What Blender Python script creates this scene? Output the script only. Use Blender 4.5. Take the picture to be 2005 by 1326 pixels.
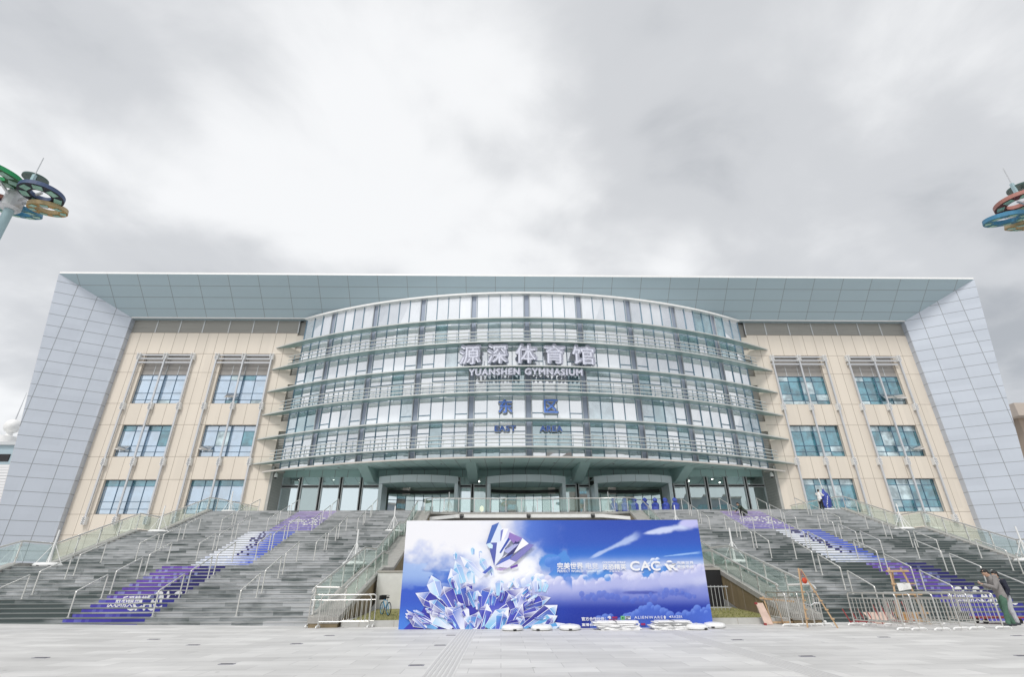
import bpy, bmesh, math, random
import numpy as np
from mathutils import Vector, Matrix

scene = bpy.context.scene
for ob in list(bpy.data.objects):
    bpy.data.objects.remove(ob)
R_ = math.radians
rnd = random.Random(7)

# ---------------------------------------------------------------- camera
CAM = (-2.41, 0.0, 1.5)
cd = bpy.data.cameras.new('camera'); cam = bpy.data.objects.new('camera', cd)
scene.collection.objects.link(cam)
cd.lens = 18.0; cd.sensor_width = 36.0; cd.sensor_fit = 'HORIZONTAL'
cd.clip_start = 0.1; cd.clip_end = 2000
cam.matrix_world = (Matrix.Translation(CAM) @ Matrix.Rotation(R_(-1.274), 4, 'Z')
                    @ Matrix.Rotation(R_(90 + 25.29), 4, 'X') @ Matrix.Rotation(R_(-0.32), 4, 'Z'))
scene.camera = cam

# ---------------------------------------------------------------- view and exposure
scene.view_settings.view_transform = 'Standard'
scene.view_settings.look = 'None'
scene.view_settings.gamma = 1.0
scene.view_settings.use_curve_mapping = False
scene.view_settings.exposure = 0.50
scene.cycles.max_bounces = 8
scene.cycles.use_denoising = True

# ---------------------------------------------------------------- sun (veiled by cloud)
SUN_EL, SUN_AZ = R_(52), R_(205)          # azimuth clockwise from +Y
sd = bpy.data.lights.new('sun', 'SUN'); sd.energy = 1.5; sd.angle = R_(13); sd.color = (1.0, 0.97, 0.93)
so = bpy.data.objects.new('sun', sd); scene.collection.objects.link(so)
to_sun = Vector((math.sin(SUN_AZ) * math.cos(SUN_EL), math.cos(SUN_AZ) * math.cos(SUN_EL), math.sin(SUN_EL)))
so.rotation_euler = (-to_sun).to_track_quat('-Z', 'Y').to_euler()
so.location = (0, -30, 60)

# ---------------------------------------------------------------- world: overcast sky
def make_world():
    w = bpy.data.worlds.new('World'); scene.world = w; w.use_nodes = True
    nt = w.node_tree; N = nt.nodes; L = nt.links; N.clear()
    out = N.new('ShaderNodeOutputWorld')
    sky = N.new('ShaderNodeTexSky'); sky.sky_type = 'NISHITA'; sky.sun_disc = False
    sky.sun_elevation = SUN_EL; sky.sun_rotation = SUN_AZ
    b1 = N.new('ShaderNodeBackground'); b1.inputs['Strength'].default_value = 0.10
    L.new(sky.outputs[0], b1.inputs['Color'])
    tc = N.new('ShaderNodeTexCoord'); sp = N.new('ShaderNodeSeparateXYZ'); L.new(tc.outputs['Generated'], sp.inputs[0])
    def mth(op, a, b=None, c=None):
        n = N.new('ShaderNodeMath'); n.operation = op
        for i, v in enumerate((a, b, c)):
            if v is None: continue
            if isinstance(v, (int, float)): n.inputs[i].default_value = v
            else: L.new(v, n.inputs[i])
        return n.outputs[0]
    zc = mth('ADD', mth('MAXIMUM', sp.outputs['Z'], 0.0), 0.22)
    u = mth('DIVIDE', sp.outputs['X'], zc); v = mth('DIVIDE', sp.outputs['Y'], zc)
    cb = N.new('ShaderNodeCombineXYZ'); L.new(u, cb.inputs[0]); L.new(v, cb.inputs[1])
    def noise(scale, detail, rough, off, dist=0.0):
        mp = N.new('ShaderNodeMapping'); L.new(cb.outputs[0], mp.inputs[0]); mp.inputs['Location'].default_value = off
        n = N.new('ShaderNodeTexNoise'); L.new(mp.outputs[0], n.inputs['Vector'])
        n.inputs['Scale'].default_value = scale; n.inputs['Detail'].default_value = detail
        n.inputs['Roughness'].default_value = rough; n.inputs['Distortion'].default_value = dist
        return n.outputs['Fac']
    big = noise(1.05, 4.0, 0.50, (0.4, 8.2, 0.0), 0.25)
    fine = noise(3.0, 6.0, 0.58, (5.5, 1.5, 0.0), 0.3)
    mixv = mth('ADD', mth('MULTIPLY', big, 0.8), mth('MULTIPLY', fine, 0.2))
    # a broad bright field in the cloud deck ahead
    d1 = mth('POWER', mth('ADD', mth('POWER', mth('SUBTRACT', u, 0.05), 2.0), mth('MULTIPLY', mth('POWER', mth('SUBTRACT', v, 1.1), 2.0), 1.0)), 0.5)
    glow = mth('MAXIMUM', mth('SUBTRACT', 1.0, mth('MULTIPLY', d1, 0.75)), 0.0)
    d2 = mth('POWER', mth('ADD', mth('MULTIPLY', mth('POWER', u, 2.0), 0.35), mth('POWER', mth('ADD', v, 2.4), 2.0)), 0.5)
    glow2 = mth('MAXIMUM', mth('SUBTRACT', 1.0, mth('MULTIPLY', d2, 0.42)), 0.0)  # bright patch added behind the camera to whiten the glass reflections
    f = mth('ADD', mth('ADD', mixv, mth('MULTIPLY', glow, 0.10)), mth('ADD', mth('MULTIPLY', glow2, 0.30), mth('MAXIMUM', mth('MULTIPLY_ADD', sp.outputs['Z'], -0.22, 0.10), 0.0)))
    ramp = N.new('ShaderNodeValToRGB'); L.new(f, ramp.inputs[0])
    cr = ramp.color_ramp; cr.interpolation = 'EASE'
    cr.elements[0].position = 0.41; cr.elements[0].color = (0.335, 0.35, 0.37, 1)
    cr.elements[1].position = 0.65; cr.elements[1].color = (0.70, 0.705, 0.71, 1)
    e = cr.elements.new(0.52); e.color = (0.485, 0.495, 0.51, 1)
    b2 = N.new('ShaderNodeBackground'); b2.inputs['Strength'].default_value = 1.0
    L.new(ramp.outputs[0], b2.inputs['Color'])
    mx = N.new('ShaderNodeMixShader'); mx.inputs[0].default_value = 0.93
    L.new(b1.outputs[0], mx.inputs[1]); L.new(b2.outputs[0], mx.inputs[2]); L.new(mx.outputs[0], out.inputs['Surface'])
make_world()

# ================================================================ helpers
COL = scene.collection
class MB:
    def __init__(s): s.v = []; s.f = []; s.m = []
    def poly(s, pts, mi=0):
        b = len(s.v); s.v += [tuple(p) for p in pts]; s.f.append(tuple(range(b, b + len(pts)))); s.m.append(mi); return s
    def box(s, x0, x1, y0, y1, z0, z1, mi=0):
        return s.hexa([(x0, y0, z0), (x1, y0, z0), (x1, y1, z0), (x0, y1, z0)], [(x0, y0, z1), (x1, y0, z1), (x1, y1, z1), (x0, y1, z1)], mi)
    def hexa(s, lo, hi, mi=0):
        b = len(s.v); n = len(lo); s.v += [tuple(p) for p in lo] + [tuple(p) for p in hi]
        s.f.append(tuple(b + i for i in reversed(range(n)))); s.f.append(tuple(b + n + i for i in range(n))); s.m += [mi, mi]
        for i in range(n):
            j = (i + 1) % n; s.f.append((b + i, b + j, b + n + j, b + n + i)); s.m.append(mi)
        return s
    def bar(s, p, q, w, h, up=(0, 0, 1), mi=0):
        p = Vector(p); q = Vector(q); d = (q - p).normalized(); up = Vector(up)
        sx = d.cross(up)
        if sx.length < 1e-5: sx = d.cross(Vector((1, 0, 0)))
        sx.normalize(); sy = sx.cross(d).normalized(); sx = sx * w / 2; sy = sy * h / 2
        return s.hexa([p - sx - sy, p + sx - sy, p + sx + sy, p - sx + sy], [q - sx - sy, q + sx - sy, q + sx + sy, q - sx + sy], mi)
    def tube(s, pts, r, n=8, closed=False, mi=0):
        pts = [Vector(p) for p in pts]; k = len(pts); rs = r if isinstance(r, (list, tuple)) else [r] * k
        b = len(s.v); prev = None
        for i, p in enumerate(pts):
            a = pts[(i - 1) % k] if (closed or i > 0) else p
            c = pts[(i + 1) % k] if (closed or i < k - 1) else p
            t = (c - a).normalized()
            if prev is None:
                x = t.cross(Vector((0, 0, 1)))
                if x.length < 1e-3: x = t.cross(Vector((0, 1, 0)))
            else: x = prev - t * prev.dot(t)
            x.normalize(); prev = x; y = t.cross(x)
            for j in range(n):
                an = 2 * math.pi * j / n
                s.v.append(tuple(p + x * math.cos(an) * rs[i] + y * math.sin(an) * rs[i]))
        for i in range(k if closed else k - 1):
            i2 = (i + 1) % k
            for j in range(n):
                j2 = (j + 1) % n
                s.f.append((b + i * n + j, b + i * n + j2, b + i2 * n + j2, b + i2 * n + j)); s.m.append(mi)
        if not closed:
            s.f.append(tuple(b + j for j in reversed(range(n)))); s.f.append(tuple(b + (k - 1) * n + j for j in range(n))); s.m += [mi, mi]
        return s
    def lathe(s, prof, c=(0, 0, 0), n=16, mi=0):
        b = len(s.v); k = len(prof)
        for (r, z) in prof:
            for j in range(n):
                a = 2 * math.pi * j / n; s.v.append((c[0] + r * math.cos(a), c[1] + r * math.sin(a), c[2] + z))
        for i in range(k - 1):
            for j in range(n):
                j2 = (j + 1) % n; s.f.append((b + i * n + j, b + i * n + j2, b + (i + 1) * n + j2, b + (i + 1) * n + j)); s.m.append(mi)
        s.f.append(tuple(b + j for j in reversed(range(n)))); s.f.append(tuple(b + (k - 1) * n + j for j in range(n))); s.m += [mi, mi]
        return s
    def ball(s, c, rx, ry=None, rz=None, n=12, m=8, mi=0):
        ry = ry or rx; rz = rz or rx; b = len(s.v)
        for i in range(m + 1):
            th = math.pi * i / m
            for j in range(n):
                a = 2 * math.pi * j / n
                s.v.append((c[0] + rx * math.sin(th) * math.cos(a), c[1] + ry * math.sin(th) * math.sin(a), c[2] - rz * math.cos(th)))
        for i in range(m):
            for j in range(n):
                j2 = (j + 1) % n; s.f.append((b + i * n + j, b + i * n + j2, b + (i + 1) * n + j2, b + (i + 1) * n + j)); s.m.append(mi)
        return s
    def add_mesh(s, verts, faces, mi=0):
        b = len(s.v); s.v += [tuple(p) for p in verts]
        for f in faces: s.f.append(tuple(b + i for i in f)); s.m.append(mi)
        return s
    def build(s, name, mats, parent=None, smooth=False, local=False):
        me = bpy.data.meshes.new(name); off = Vector((0, 0, 0))
        if parent is not None and not local: off = wloc(parent)
        me.from_pydata([tuple(Vector(p) - off) for p in s.v] if off.length else s.v, [], s.f)
        mats = mats if isinstance(mats, (list, tuple)) else [mats]
        for m in mats: me.materials.append(m)
        me.polygons.foreach_set('material_index', s.m)
        if smooth is True: me.polygons.foreach_set('use_smooth', [True] * len(s.f))
        me.update()
        if smooth == 'auto':
            me.polygons.foreach_set('use_smooth', [True] * len(s.f)); me.set_sharp_from_angle(angle=R_(40))
        o = bpy.data.objects.new(name, me); COL.objects.link(o)
        if parent is not None: o.parent = parent
        return o

def wloc(o):
    v = Vector((0, 0, 0))
    while o is not None: v += o.location; o = o.parent
    return v
def thing(name, label, cat, loc=(0, 0, 0), rz=0.0, group=None):
    o = bpy.data.objects.new(name, None); COL.objects.link(o); o.empty_display_size = 0.3
    o.location = loc; o.rotation_euler = (0, 0, rz)
    return tag(o, label, cat, group)
def tag(o, label, cat, group=None):
    o['label'] = label; o['category'] = cat
    if group: o['group'] = group
    return o
def struct(o, kind='structure'): o['kind'] = kind; return o
def dup(o, loc=None, rz=None, label=None, group=None, parent=None):
    c = o.copy(); COL.objects.link(c)
    if parent is not None: c.parent = parent
    if loc is not None: c.location = loc
    if rz is not None: c.rotation_euler = (0, 0, rz)
    if label: c['label'] = label
    if group: c['group'] = group
    for ch in list(o.children): dup(ch, parent=c)
    return c

# ---------------------------------------------------------------- materials
def mat(name, col, rough=0.5, metal=0.0, spec=0.5, var=0.0, vscale=3.0, vdetail=4.0, stretch=(1, 1, 1), bump=0.0, bscale=30.0, emit=None, es=0.0):
    m = bpy.data.materials.new(name); m.use_nodes = True; nt = m.node_tree; N = nt.nodes; L = nt.links
    p = N['Principled BSDF']
    p.inputs['Base Color'].default_value = (*col, 1); p.inputs['Roughness'].default_value = rough
    p.inputs['Metallic'].default_value = metal; p.inputs['Specular IOR Level'].default_value = spec
    if var > 0 or bump > 0:
        tc = N.new('ShaderNodeTexCoord'); mp = N.new('ShaderNodeMapping'); mp.inputs['Scale'].default_value = stretch
        L.new(tc.outputs['Object'], mp.inputs[0])
    if var > 0:
        n = N.new('ShaderNodeTexNoise'); n.inputs['Scale'].default_value = vscale; n.inputs['Detail'].default_value = vdetail
        L.new(mp.outputs[0], n.inputs['Vector'])
        mr = N.new('ShaderNodeMapRange'); mr.inputs[1].default_value = 0.3; mr.inputs[2].default_value = 0.7
        mr.inputs[3].default_value = 1 - var; mr.inputs[4].default_value = 1 + var; L.new(n.outputs['Fac'], mr.inputs[0])
        mx = N.new('ShaderNodeMix'); mx.data_type = 'RGBA'; mx.blend_type = 'MULTIPLY'; mx.inputs[0].default_value = 1
        mx.inputs[6].default_value = (*col, 1); L.new(mr.outputs[0], mx.inputs[7]); L.new(mx.outputs[2], p.inputs['Base Color'])
    if bump > 0:
        n2 = N.new('ShaderNodeTexNoise'); n2.inputs['Scale'].default_value = bscale; L.new(mp.outputs[0], n2.inputs['Vector'])
        b = N.new('ShaderNodeBump'); b.inputs['Strength'].default_value = bump; b.inputs['Distance'].default_value = 0.02
        L.new(n2.outputs['Fac'], b.inputs['Height']); L.new(b.outputs[0], p.inputs['Normal'])
    if emit: p.inputs['Emission Color'].default_value = (*emit, 1); p.inputs['Emission Strength'].default_value = es
    return m
def glass(name, body, refl, tint=(0.93, 0.96, 1.0), clear=0.0, rough=0.015, var=0.0, wave=0.0, graze=0.35, clr=(0.84, 0.93, 0.90)):
    """coated architectural glass: a mirror-like coat over a dark or curtained room; clear lets light through"""
    m = bpy.data.materials.new(name); m.use_nodes = True; nt = m.node_tree; N = nt.nodes; L = nt.links
    N.clear(); out = N.new('ShaderNodeOutputMaterial')
    df = N.new('ShaderNodeBsdfDiffuse'); df.inputs['Color'].default_value = (*body, 1)
    tc = N.new('ShaderNodeTexCoord')
    if var > 0:
        n = N.new('ShaderNodeTexNoise'); n.inputs['Scale'].default_value = 1.3; n.inputs['Detail'].default_value = 3
        L.new(tc.outputs['Object'], n.inputs['Vector'])
        mp = N.new('ShaderNodeMapRange'); mp.inputs[1].default_value = 0.35; mp.inputs[2].default_value = 0.65
        mp.inputs[3].default_value = 1 - var; mp.inputs[4].default_value = 1 + var; L.new(n.outputs['Fac'], mp.inputs[0])
        mx = N.new('ShaderNodeMix'); mx.data_type = 'RGBA'; mx.blend_type = 'MULTIPLY'; mx.inputs[0].default_value = 1
        mx.inputs[6].default_value = (*body, 1); L.new(mp.outputs[0], mx.inputs[7]); L.new(mx.outputs[2], df.inputs['Color'])
    base = df.outputs[0]
    if clear > 0:
        tr = N.new('ShaderNodeBsdfTransparent'); tr.inputs['Color'].default_value = (*clr, 1)
        m1 = N.new('ShaderNodeMixShader'); m1.inputs[0].default_value = clear
        L.new(base, m1.inputs[1]); L.new(tr.outputs[0], m1.inputs[2]); base = m1.outputs[0]
    gl = N.new('ShaderNodeBsdfGlossy'); gl.inputs['Color'].default_value = (*tint, 1); gl.inputs['Roughness'].default_value = rough
    if wave > 0:
        nz = N.new('ShaderNodeTexNoise'); nz.inputs['Scale'].default_value = 0.7; nz.inputs['Detail'].default_value = 1
        L.new(tc.outputs['Object'], nz.inputs['Vector'])
        bp = N.new('ShaderNodeBump'); bp.inputs['Strength'].default_value = wave; bp.inputs['Distance'].default_value = 0.05
        L.new(nz.outputs['Fac'], bp.inputs['Height']); L.new(bp.outputs[0], gl.inputs['Normal'])
    lw = N.new('ShaderNodeLayerWeight'); lw.inputs['Blend'].default_value = 0.35
    mr = N.new('ShaderNodeMapRange'); mr.inputs[3].default_value = refl; mr.inputs[4].default_value = min(1.0, refl + graze)
    L.new(lw.outputs['Fresnel'], mr.inputs[0])
    mx2 = N.new('ShaderNodeMixShader'); L.new(mr.outputs[0], mx2.inputs[0]); L.new(base, mx2.inputs[1]); L.new(gl.outputs[0], mx2.inputs[2])
    L.new(mx2.outputs[0], out.inputs['Surface'])
    return m
def stone_mat(name, dark, light, bw, rh, zoff, gain=0.0, rough=0.45, darkspots=()):
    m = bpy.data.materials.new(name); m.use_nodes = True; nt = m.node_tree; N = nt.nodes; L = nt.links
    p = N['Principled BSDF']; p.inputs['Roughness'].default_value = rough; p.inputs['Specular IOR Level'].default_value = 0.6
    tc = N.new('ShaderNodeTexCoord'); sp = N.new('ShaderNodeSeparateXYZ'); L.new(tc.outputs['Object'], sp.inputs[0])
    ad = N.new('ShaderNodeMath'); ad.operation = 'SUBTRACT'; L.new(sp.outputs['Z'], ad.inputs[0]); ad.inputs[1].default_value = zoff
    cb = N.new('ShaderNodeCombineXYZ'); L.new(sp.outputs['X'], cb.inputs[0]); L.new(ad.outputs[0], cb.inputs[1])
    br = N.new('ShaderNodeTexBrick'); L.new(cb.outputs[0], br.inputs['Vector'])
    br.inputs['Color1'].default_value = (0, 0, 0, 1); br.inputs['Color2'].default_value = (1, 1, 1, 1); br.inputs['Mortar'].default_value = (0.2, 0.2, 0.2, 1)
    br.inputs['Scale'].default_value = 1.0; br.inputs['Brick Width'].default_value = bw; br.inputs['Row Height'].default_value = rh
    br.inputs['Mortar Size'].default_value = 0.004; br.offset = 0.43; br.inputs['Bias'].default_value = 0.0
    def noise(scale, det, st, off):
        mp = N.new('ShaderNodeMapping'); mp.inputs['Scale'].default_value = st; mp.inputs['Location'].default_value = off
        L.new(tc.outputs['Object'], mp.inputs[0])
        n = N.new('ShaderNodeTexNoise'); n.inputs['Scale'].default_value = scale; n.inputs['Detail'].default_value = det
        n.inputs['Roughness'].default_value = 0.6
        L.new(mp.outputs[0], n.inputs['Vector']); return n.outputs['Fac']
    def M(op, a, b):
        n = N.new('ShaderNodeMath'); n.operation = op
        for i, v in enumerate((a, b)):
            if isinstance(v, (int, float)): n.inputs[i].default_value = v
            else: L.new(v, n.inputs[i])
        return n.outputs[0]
    blot = noise(1.0, 6, (0.7, 1.6, 5.0), (3, 5, 1))           # long blotches along the steps
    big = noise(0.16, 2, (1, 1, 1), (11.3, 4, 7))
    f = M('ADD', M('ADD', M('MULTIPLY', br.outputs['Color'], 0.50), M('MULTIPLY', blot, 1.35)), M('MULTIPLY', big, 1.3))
    def darkspot(cx, cz, rx, rz):                                   # elliptical areas, darker towards their centre
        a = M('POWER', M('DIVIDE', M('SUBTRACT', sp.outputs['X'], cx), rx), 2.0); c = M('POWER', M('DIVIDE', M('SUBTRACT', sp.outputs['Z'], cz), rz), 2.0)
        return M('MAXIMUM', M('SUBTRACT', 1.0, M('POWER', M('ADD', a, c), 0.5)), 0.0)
    for (cx, cz, rx, rz, k_) in darkspots: f = M('SUBTRACT', f, M('MULTIPLY', darkspot(cx, cz, rx, rz), k_))
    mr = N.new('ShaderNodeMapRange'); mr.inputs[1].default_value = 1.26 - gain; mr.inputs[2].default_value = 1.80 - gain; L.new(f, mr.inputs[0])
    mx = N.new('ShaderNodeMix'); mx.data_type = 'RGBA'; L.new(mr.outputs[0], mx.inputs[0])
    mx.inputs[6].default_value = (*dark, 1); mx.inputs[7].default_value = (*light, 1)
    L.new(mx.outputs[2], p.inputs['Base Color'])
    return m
def tiles_mat(name, col, bw, rh, mortar, mcol, var):
    m = bpy.data.materials.new(name); m.use_nodes = True; nt = m.node_tree; N = nt.nodes; L = nt.links
    p = N['Principled BSDF']; p.inputs['Roughness'].default_value = 0.6; p.inputs['Specular IOR Level'].default_value = 0.4
    tc = N.new('ShaderNodeTexCoord')
    br = N.new('ShaderNodeTexBrick'); L.new(tc.outputs['Object'], br.inputs['Vector']); br.offset = 0.5
    c1 = tuple(c * (1 - var) for c in col); c2 = tuple(min(1, c * (1 + var)) for c in col)
    br.inputs['Color1'].default_value = (*c1, 1); br.inputs['Color2'].default_value = (*c2, 1); br.inputs['Mortar'].default_value = (*mcol, 1)
    br.inputs['Scale'].default_value = 1; br.inputs['Brick Width'].default_value = bw; br.inputs['Row Height'].default_value = rh
    br.inputs['Mortar Size'].default_value = mortar
    n = N.new('ShaderNodeTexNoise'); n.inputs['Scale'].default_value = 0.7; n.inputs['Detail'].default_value = 8; n.inputs['Roughness'].default_value = 0.62
    mp = N.new('ShaderNodeMapping'); mp.inputs['Scale'].default_value = (0.55, 1.6, 1); L.new(tc.outputs['Object'], mp.inputs[0]); L.new(mp.outputs[0], n.inputs['Vector'])
    mr = N.new('ShaderNodeMapRange'); mr.inputs[1].default_value = 0.3; mr.inputs[2].default_value = 0.7; mr.inputs[3].default_value = 0.82; mr.inputs[4].default_value = 1.12
    L.new(n.outputs['Fac'], mr.inputs[0])
    mx = N.new('ShaderNodeMix'); mx.data_type = 'RGBA'; mx.blend_type = 'MULTIPLY'; mx.inputs[0].default_value = 1
    vo = N.new('ShaderNodeTexVoronoi'); vo.inputs['Scale'].default_value = 1.1; vo.inputs['Randomness'].default_value = 1.0; L.new(tc.outputs['Object'], vo.inputs['Vector'])
    sp_ = N.new('ShaderNodeMapRange'); sp_.inputs[1].default_value = 0.03; sp_.inputs[2].default_value = 0.06; sp_.inputs[3].default_value = 0.62; sp_.inputs[4].default_value = 1.0; L.new(vo.outputs['Distance'], sp_.inputs[0])
    mu = N.new('ShaderNodeMath'); mu.operation = 'MULTIPLY'; L.new(mr.outputs[0], mu.inputs[0]); L.new(sp_.outputs[0], mu.inputs[1])
    L.new(br.outputs['Color'], mx.inputs[6]); L.new(mu.outputs[0], mx.inputs[7]); L.new(mx.outputs[2], p.inputs['Base Color'])
    return m
def attr_mat(name, rough=0.45, spec=0.35):
    m = bpy.data.materials.new(name); m.use_nodes = True; nt = m.node_tree
    a = nt.nodes.new('ShaderNodeAttribute'); a.attribute_name = 'ink'
    p = nt.nodes['Principled BSDF']; nt.links.new(a.outputs['Color'], p.inputs['Base Color'])
    p.inputs['Roughness'].default_value = rough; p.inputs['Specular IOR Level'].default_value = spec
    return m

def panel_mat(name, col, rough, metal, cell, off, var):
    """sheet cladding: every panel a hair lighter or darker than its neighbour, faint vertical run-off marks"""
    m = mat(name, col, rough, metal); nt = m.node_tree; N = nt.nodes; L = nt.links; p = N['Principled BSDF']
    tc = N.new('ShaderNodeTexCoord'); a = N.new('ShaderNodeVectorMath'); a.operation = 'ADD'; a.inputs[1].default_value = off; L.new(tc.outputs['Object'], a.inputs[0])
    sn = N.new('ShaderNodeVectorMath'); sn.operation = 'SNAP'; sn.inputs[1].default_value = cell; L.new(a.outputs[0], sn.inputs[0])
    wn = N.new('ShaderNodeTexWhiteNoise'); wn.noise_dimensions = '3D'; L.new(sn.outputs[0], wn.inputs['Vector'])
    mp = N.new('ShaderNodeMapping'); mp.inputs['Scale'].default_value = (2.2, 2.2, 0.12); L.new(tc.outputs['Object'], mp.inputs[0])
    nz = N.new('ShaderNodeTexNoise'); nz.inputs['Scale'].default_value = 1.6; nz.inputs['Detail'].default_value = 5; L.new(mp.outputs[0], nz.inputs['Vector'])
    ad = N.new('ShaderNodeMath'); ad.operation = 'MULTIPLY_ADD'; L.new(nz.outputs['Fac'], ad.inputs[0]); ad.inputs[1].default_value = 0.9; L.new(wn.outputs['Value'], ad.inputs[2])
    mr = N.new('ShaderNodeMapRange'); mr.inputs[1].default_value = 0.2; mr.inputs[2].default_value = 1.7; mr.inputs[3].default_value = 1 - var; mr.inputs[4].default_value = 1 + var; L.new(ad.outputs[0], mr.inputs[0])
    mx = N.new('ShaderNodeMix'); mx.data_type = 'RGBA'; mx.blend_type = 'MULTIPLY'; mx.inputs[0].default_value = 1; mx.inputs[6].default_value = (*col, 1); L.new(mr.outputs[0], mx.inputs[7]); L.new(mx.outputs[2], p.inputs['Base Color'])
    rr = N.new('ShaderNodeMapRange'); rr.inputs[3].default_value = rough - 0.08; rr.inputs[4].default_value = rough + 0.08; L.new(wn.outputs['Value'], rr.inputs[0]); L.new(rr.outputs[0], p.inputs['Roughness'])
    return m
BEIGE = panel_mat('beige_panel', (0.68, 0.615, 0.53), 0.5, 0.0, (1.27, 40, 2.6), (0.4, 0, 0.3), 0.05)
JOINT = mat('panel_joint', (0.30, 0.255, 0.205), 0.8)
FINM = panel_mat('aluminium_panel', (0.52, 0.56, 0.625), 0.40, 0.25, (1.56, 40, 1.22), (0.1, 0, 0.33), 0.035)
SOFF = panel_mat('soffit_panel', (0.375, 0.475, 0.525), 0.42, 0.15, (3.1, 0.862, 40), (0, -0.55, 0), 0.03)
TEAL = mat('pale_teal_panel', (0.43, 0.61, 0.595), 0.42, metal=0.1, var=0.05, vscale=0.4)
PORT = mat('portal_panel', (0.60, 0.68, 0.71), 0.38, metal=0.15, var=0.04, vscale=0.5)
FLOORT = mat('terrace_floor', (0.58, 0.57, 0.55), 0.5, var=0.06)
DJOINT = mat('dark_joint', (0.235, 0.25, 0.265), 0.8)
WHITE = mat('white_paint', (0.80, 0.80, 0.79), 0.45, var=0.04)
CREAM = mat('cream_edge', (0.55, 0.52, 0.48), 0.5, var=0.08, vscale=2)
LOUV = mat('grey_louvre', (0.33, 0.325, 0.30), 0.55, var=0.06, vscale=2, stretch=(0.2, 1, 6))
SILVER = mat('silver_metal', (0.56, 0.57, 0.59), 0.35, metal=0.35)
BLADE = mat('sunshade_metal', (0.56, 0.58, 0.56), 0.42, metal=0.25, var=0.05, vscale=1.5)
BLADEU = mat('sunshade_plate', (0.30, 0.43, 0.42), 0.35, metal=0.3, var=0.05)
STEEL = mat('stainless_steel', (0.74, 0.73, 0.70), 0.32, metal=0.6)
FRAME = mat('window_frame', (0.085, 0.15, 0.22), 0.4)
BAYFR = mat('bay_mullion', (0.15, 0.245, 0.32), 0.4)
COLM = mat('column_cladding', (0.30, 0.345, 0.43), 0.4, metal=0.2)
LFRAME = mat('light_frame', (0.55, 0.57, 0.58), 0.35, metal=0.3)
BLACK = mat('black_gap', (0.012, 0.012, 0.014), 0.6)
DARK = mat('dark_interior', (0.05, 0.06, 0.06), 0.7, var=0.3, vscale=0.8)
DARKSPOTS = {-1: [(-9.5, 0.3, 8, 3.6, 0.75), (-2, 0.2, 6, 1.6, 0.35)], 1: [(-1.0, 0.0, 13, 5.2, 0.60), (7, 1.0, 7, 4, 0.35)]}
STONES = {k: stone_mat('stair_riser_stone', (0.060, 0.082, 0.082), (0.45, 0.465, 0.48), 1.15, 0.1487, 0.0, gain=0.11, darkspots=DARKSPOTS[k]) for k in (-1, 1)}
TREADS = {k: stone_mat('stair_tread_stone', (0.17, 0.19, 0.185), (0.45, 0.455, 0.455), 1.15, 0.1487, 0.02, gain=0.10, darkspots=DARKSPOTS[k]) for k in (-1, 1)}
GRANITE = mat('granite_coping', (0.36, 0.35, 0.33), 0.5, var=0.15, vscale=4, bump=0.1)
BROWN = mat('brown_cladding', (0.22, 0.17, 0.10), 0.55, var=0.18, vscale=1.5, stretch=(1, 1, 0.3))
WALLW = mat('white_wall', (0.72, 0.72, 0.70), 0.7, var=0.05)
CONC = mat('grey_concrete', (0.42, 0.40, 0.37), 0.7, var=0.1, vscale=1)
GROUND = tiles_mat('plaza_paving', (0.60, 0.595, 0.585), 1.2, 0.6, 0.007, (0.44, 0.435, 0.43), 0.09)
PLASTIC = mat('white_plastic', (0.82, 0.82, 0.81), 0.35)
BAYGL = glass('bay_glass', (0.62, 0.66, 0.72), 0.70, tint=(0.97, 0.985, 1.0), var=0.08)
BAYBLIND = glass('blind_glass', (0.90, 0.91, 0.93), 0.55, var=0.03)
BAYTEAL = glass('teal_glass', (0.16, 0.27, 0.30), 0.48, tint=(0.80, 0.92, 0.96), var=0.4)
BAYROOM = glass('curtain_glass', (0.42, 0.50, 0.54), 0.50, tint=(0.86, 0.93, 0.97), var=0.35)
WINL = glass('window_glass_pale', (0.20, 0.32, 0.46), 0.55, tint=(0.84, 0.92, 1.0), var=0.3)
WINR = glass('window_glass_blue', (0.05, 0.17, 0.215), 0.26, tint=(0.72, 0.92, 1.0), var=0.6)
CURT = glass('window_glass_curtain', (0.42, 0.52, 0.54), 0.22, tint=(0.80, 0.92, 1.0), var=0.5)
BARST = mat('barrier_steel', (0.66, 0.65, 0.62), 0.28, metal=0.85)
LOUVG = mat('fabric_spandrel', (0.30, 0.285, 0.27), 0.7, var=0.05)
ENTGL = glass('entrance_glass', (0.05, 0.09, 0.09), 0.50, tint=(0.82, 0.96, 0.97), clear=0.85)
ENTBLUE = glass('entrance_glass_sky', (0.48, 0.63, 0.66), 0.76, tint=(0.86, 0.96, 1.0), clear=0.25)
BALGL = glass('balustrade_glass', (0.34, 0.52, 0.46), 0.07, tint=(0.85, 1.0, 0.95), clear=0.95, graze=0.12, clr=(0.945, 0.985, 0.97))
LAMPW = mat('downlight_lens', (0.9, 0.9, 0.85), 0.4, emit=(1.0, 0.96, 0.88), es=22.0)
WARM = mat('warm_lamp', (0.9, 0.8, 0.6), 0.4, emit=(1.0, 0.74, 0.42), es=1.3)
SIGNW = mat('sign_face', (0.66, 0.68, 0.79), 0.5)
SIGNB = mat('sign_blue_face', (0.12, 0.25, 0.72), 0.5)
RIMW = mat('sign_rim', (0.72, 0.74, 0.76), 0.45)
SIGNS = mat('sign_side', (0.20, 0.22, 0.27), 0.4, metal=0.3)
WOOD = mat('pine_wood', (0.50, 0.34, 0.20), 0.6, var=0.2, vscale=6, stretch=(1, 1, 0.3))
RED = mat('red_paint', (0.30, 0.05, 0.05), 0.6)
INK = attr_mat('printed_vinyl')
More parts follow.
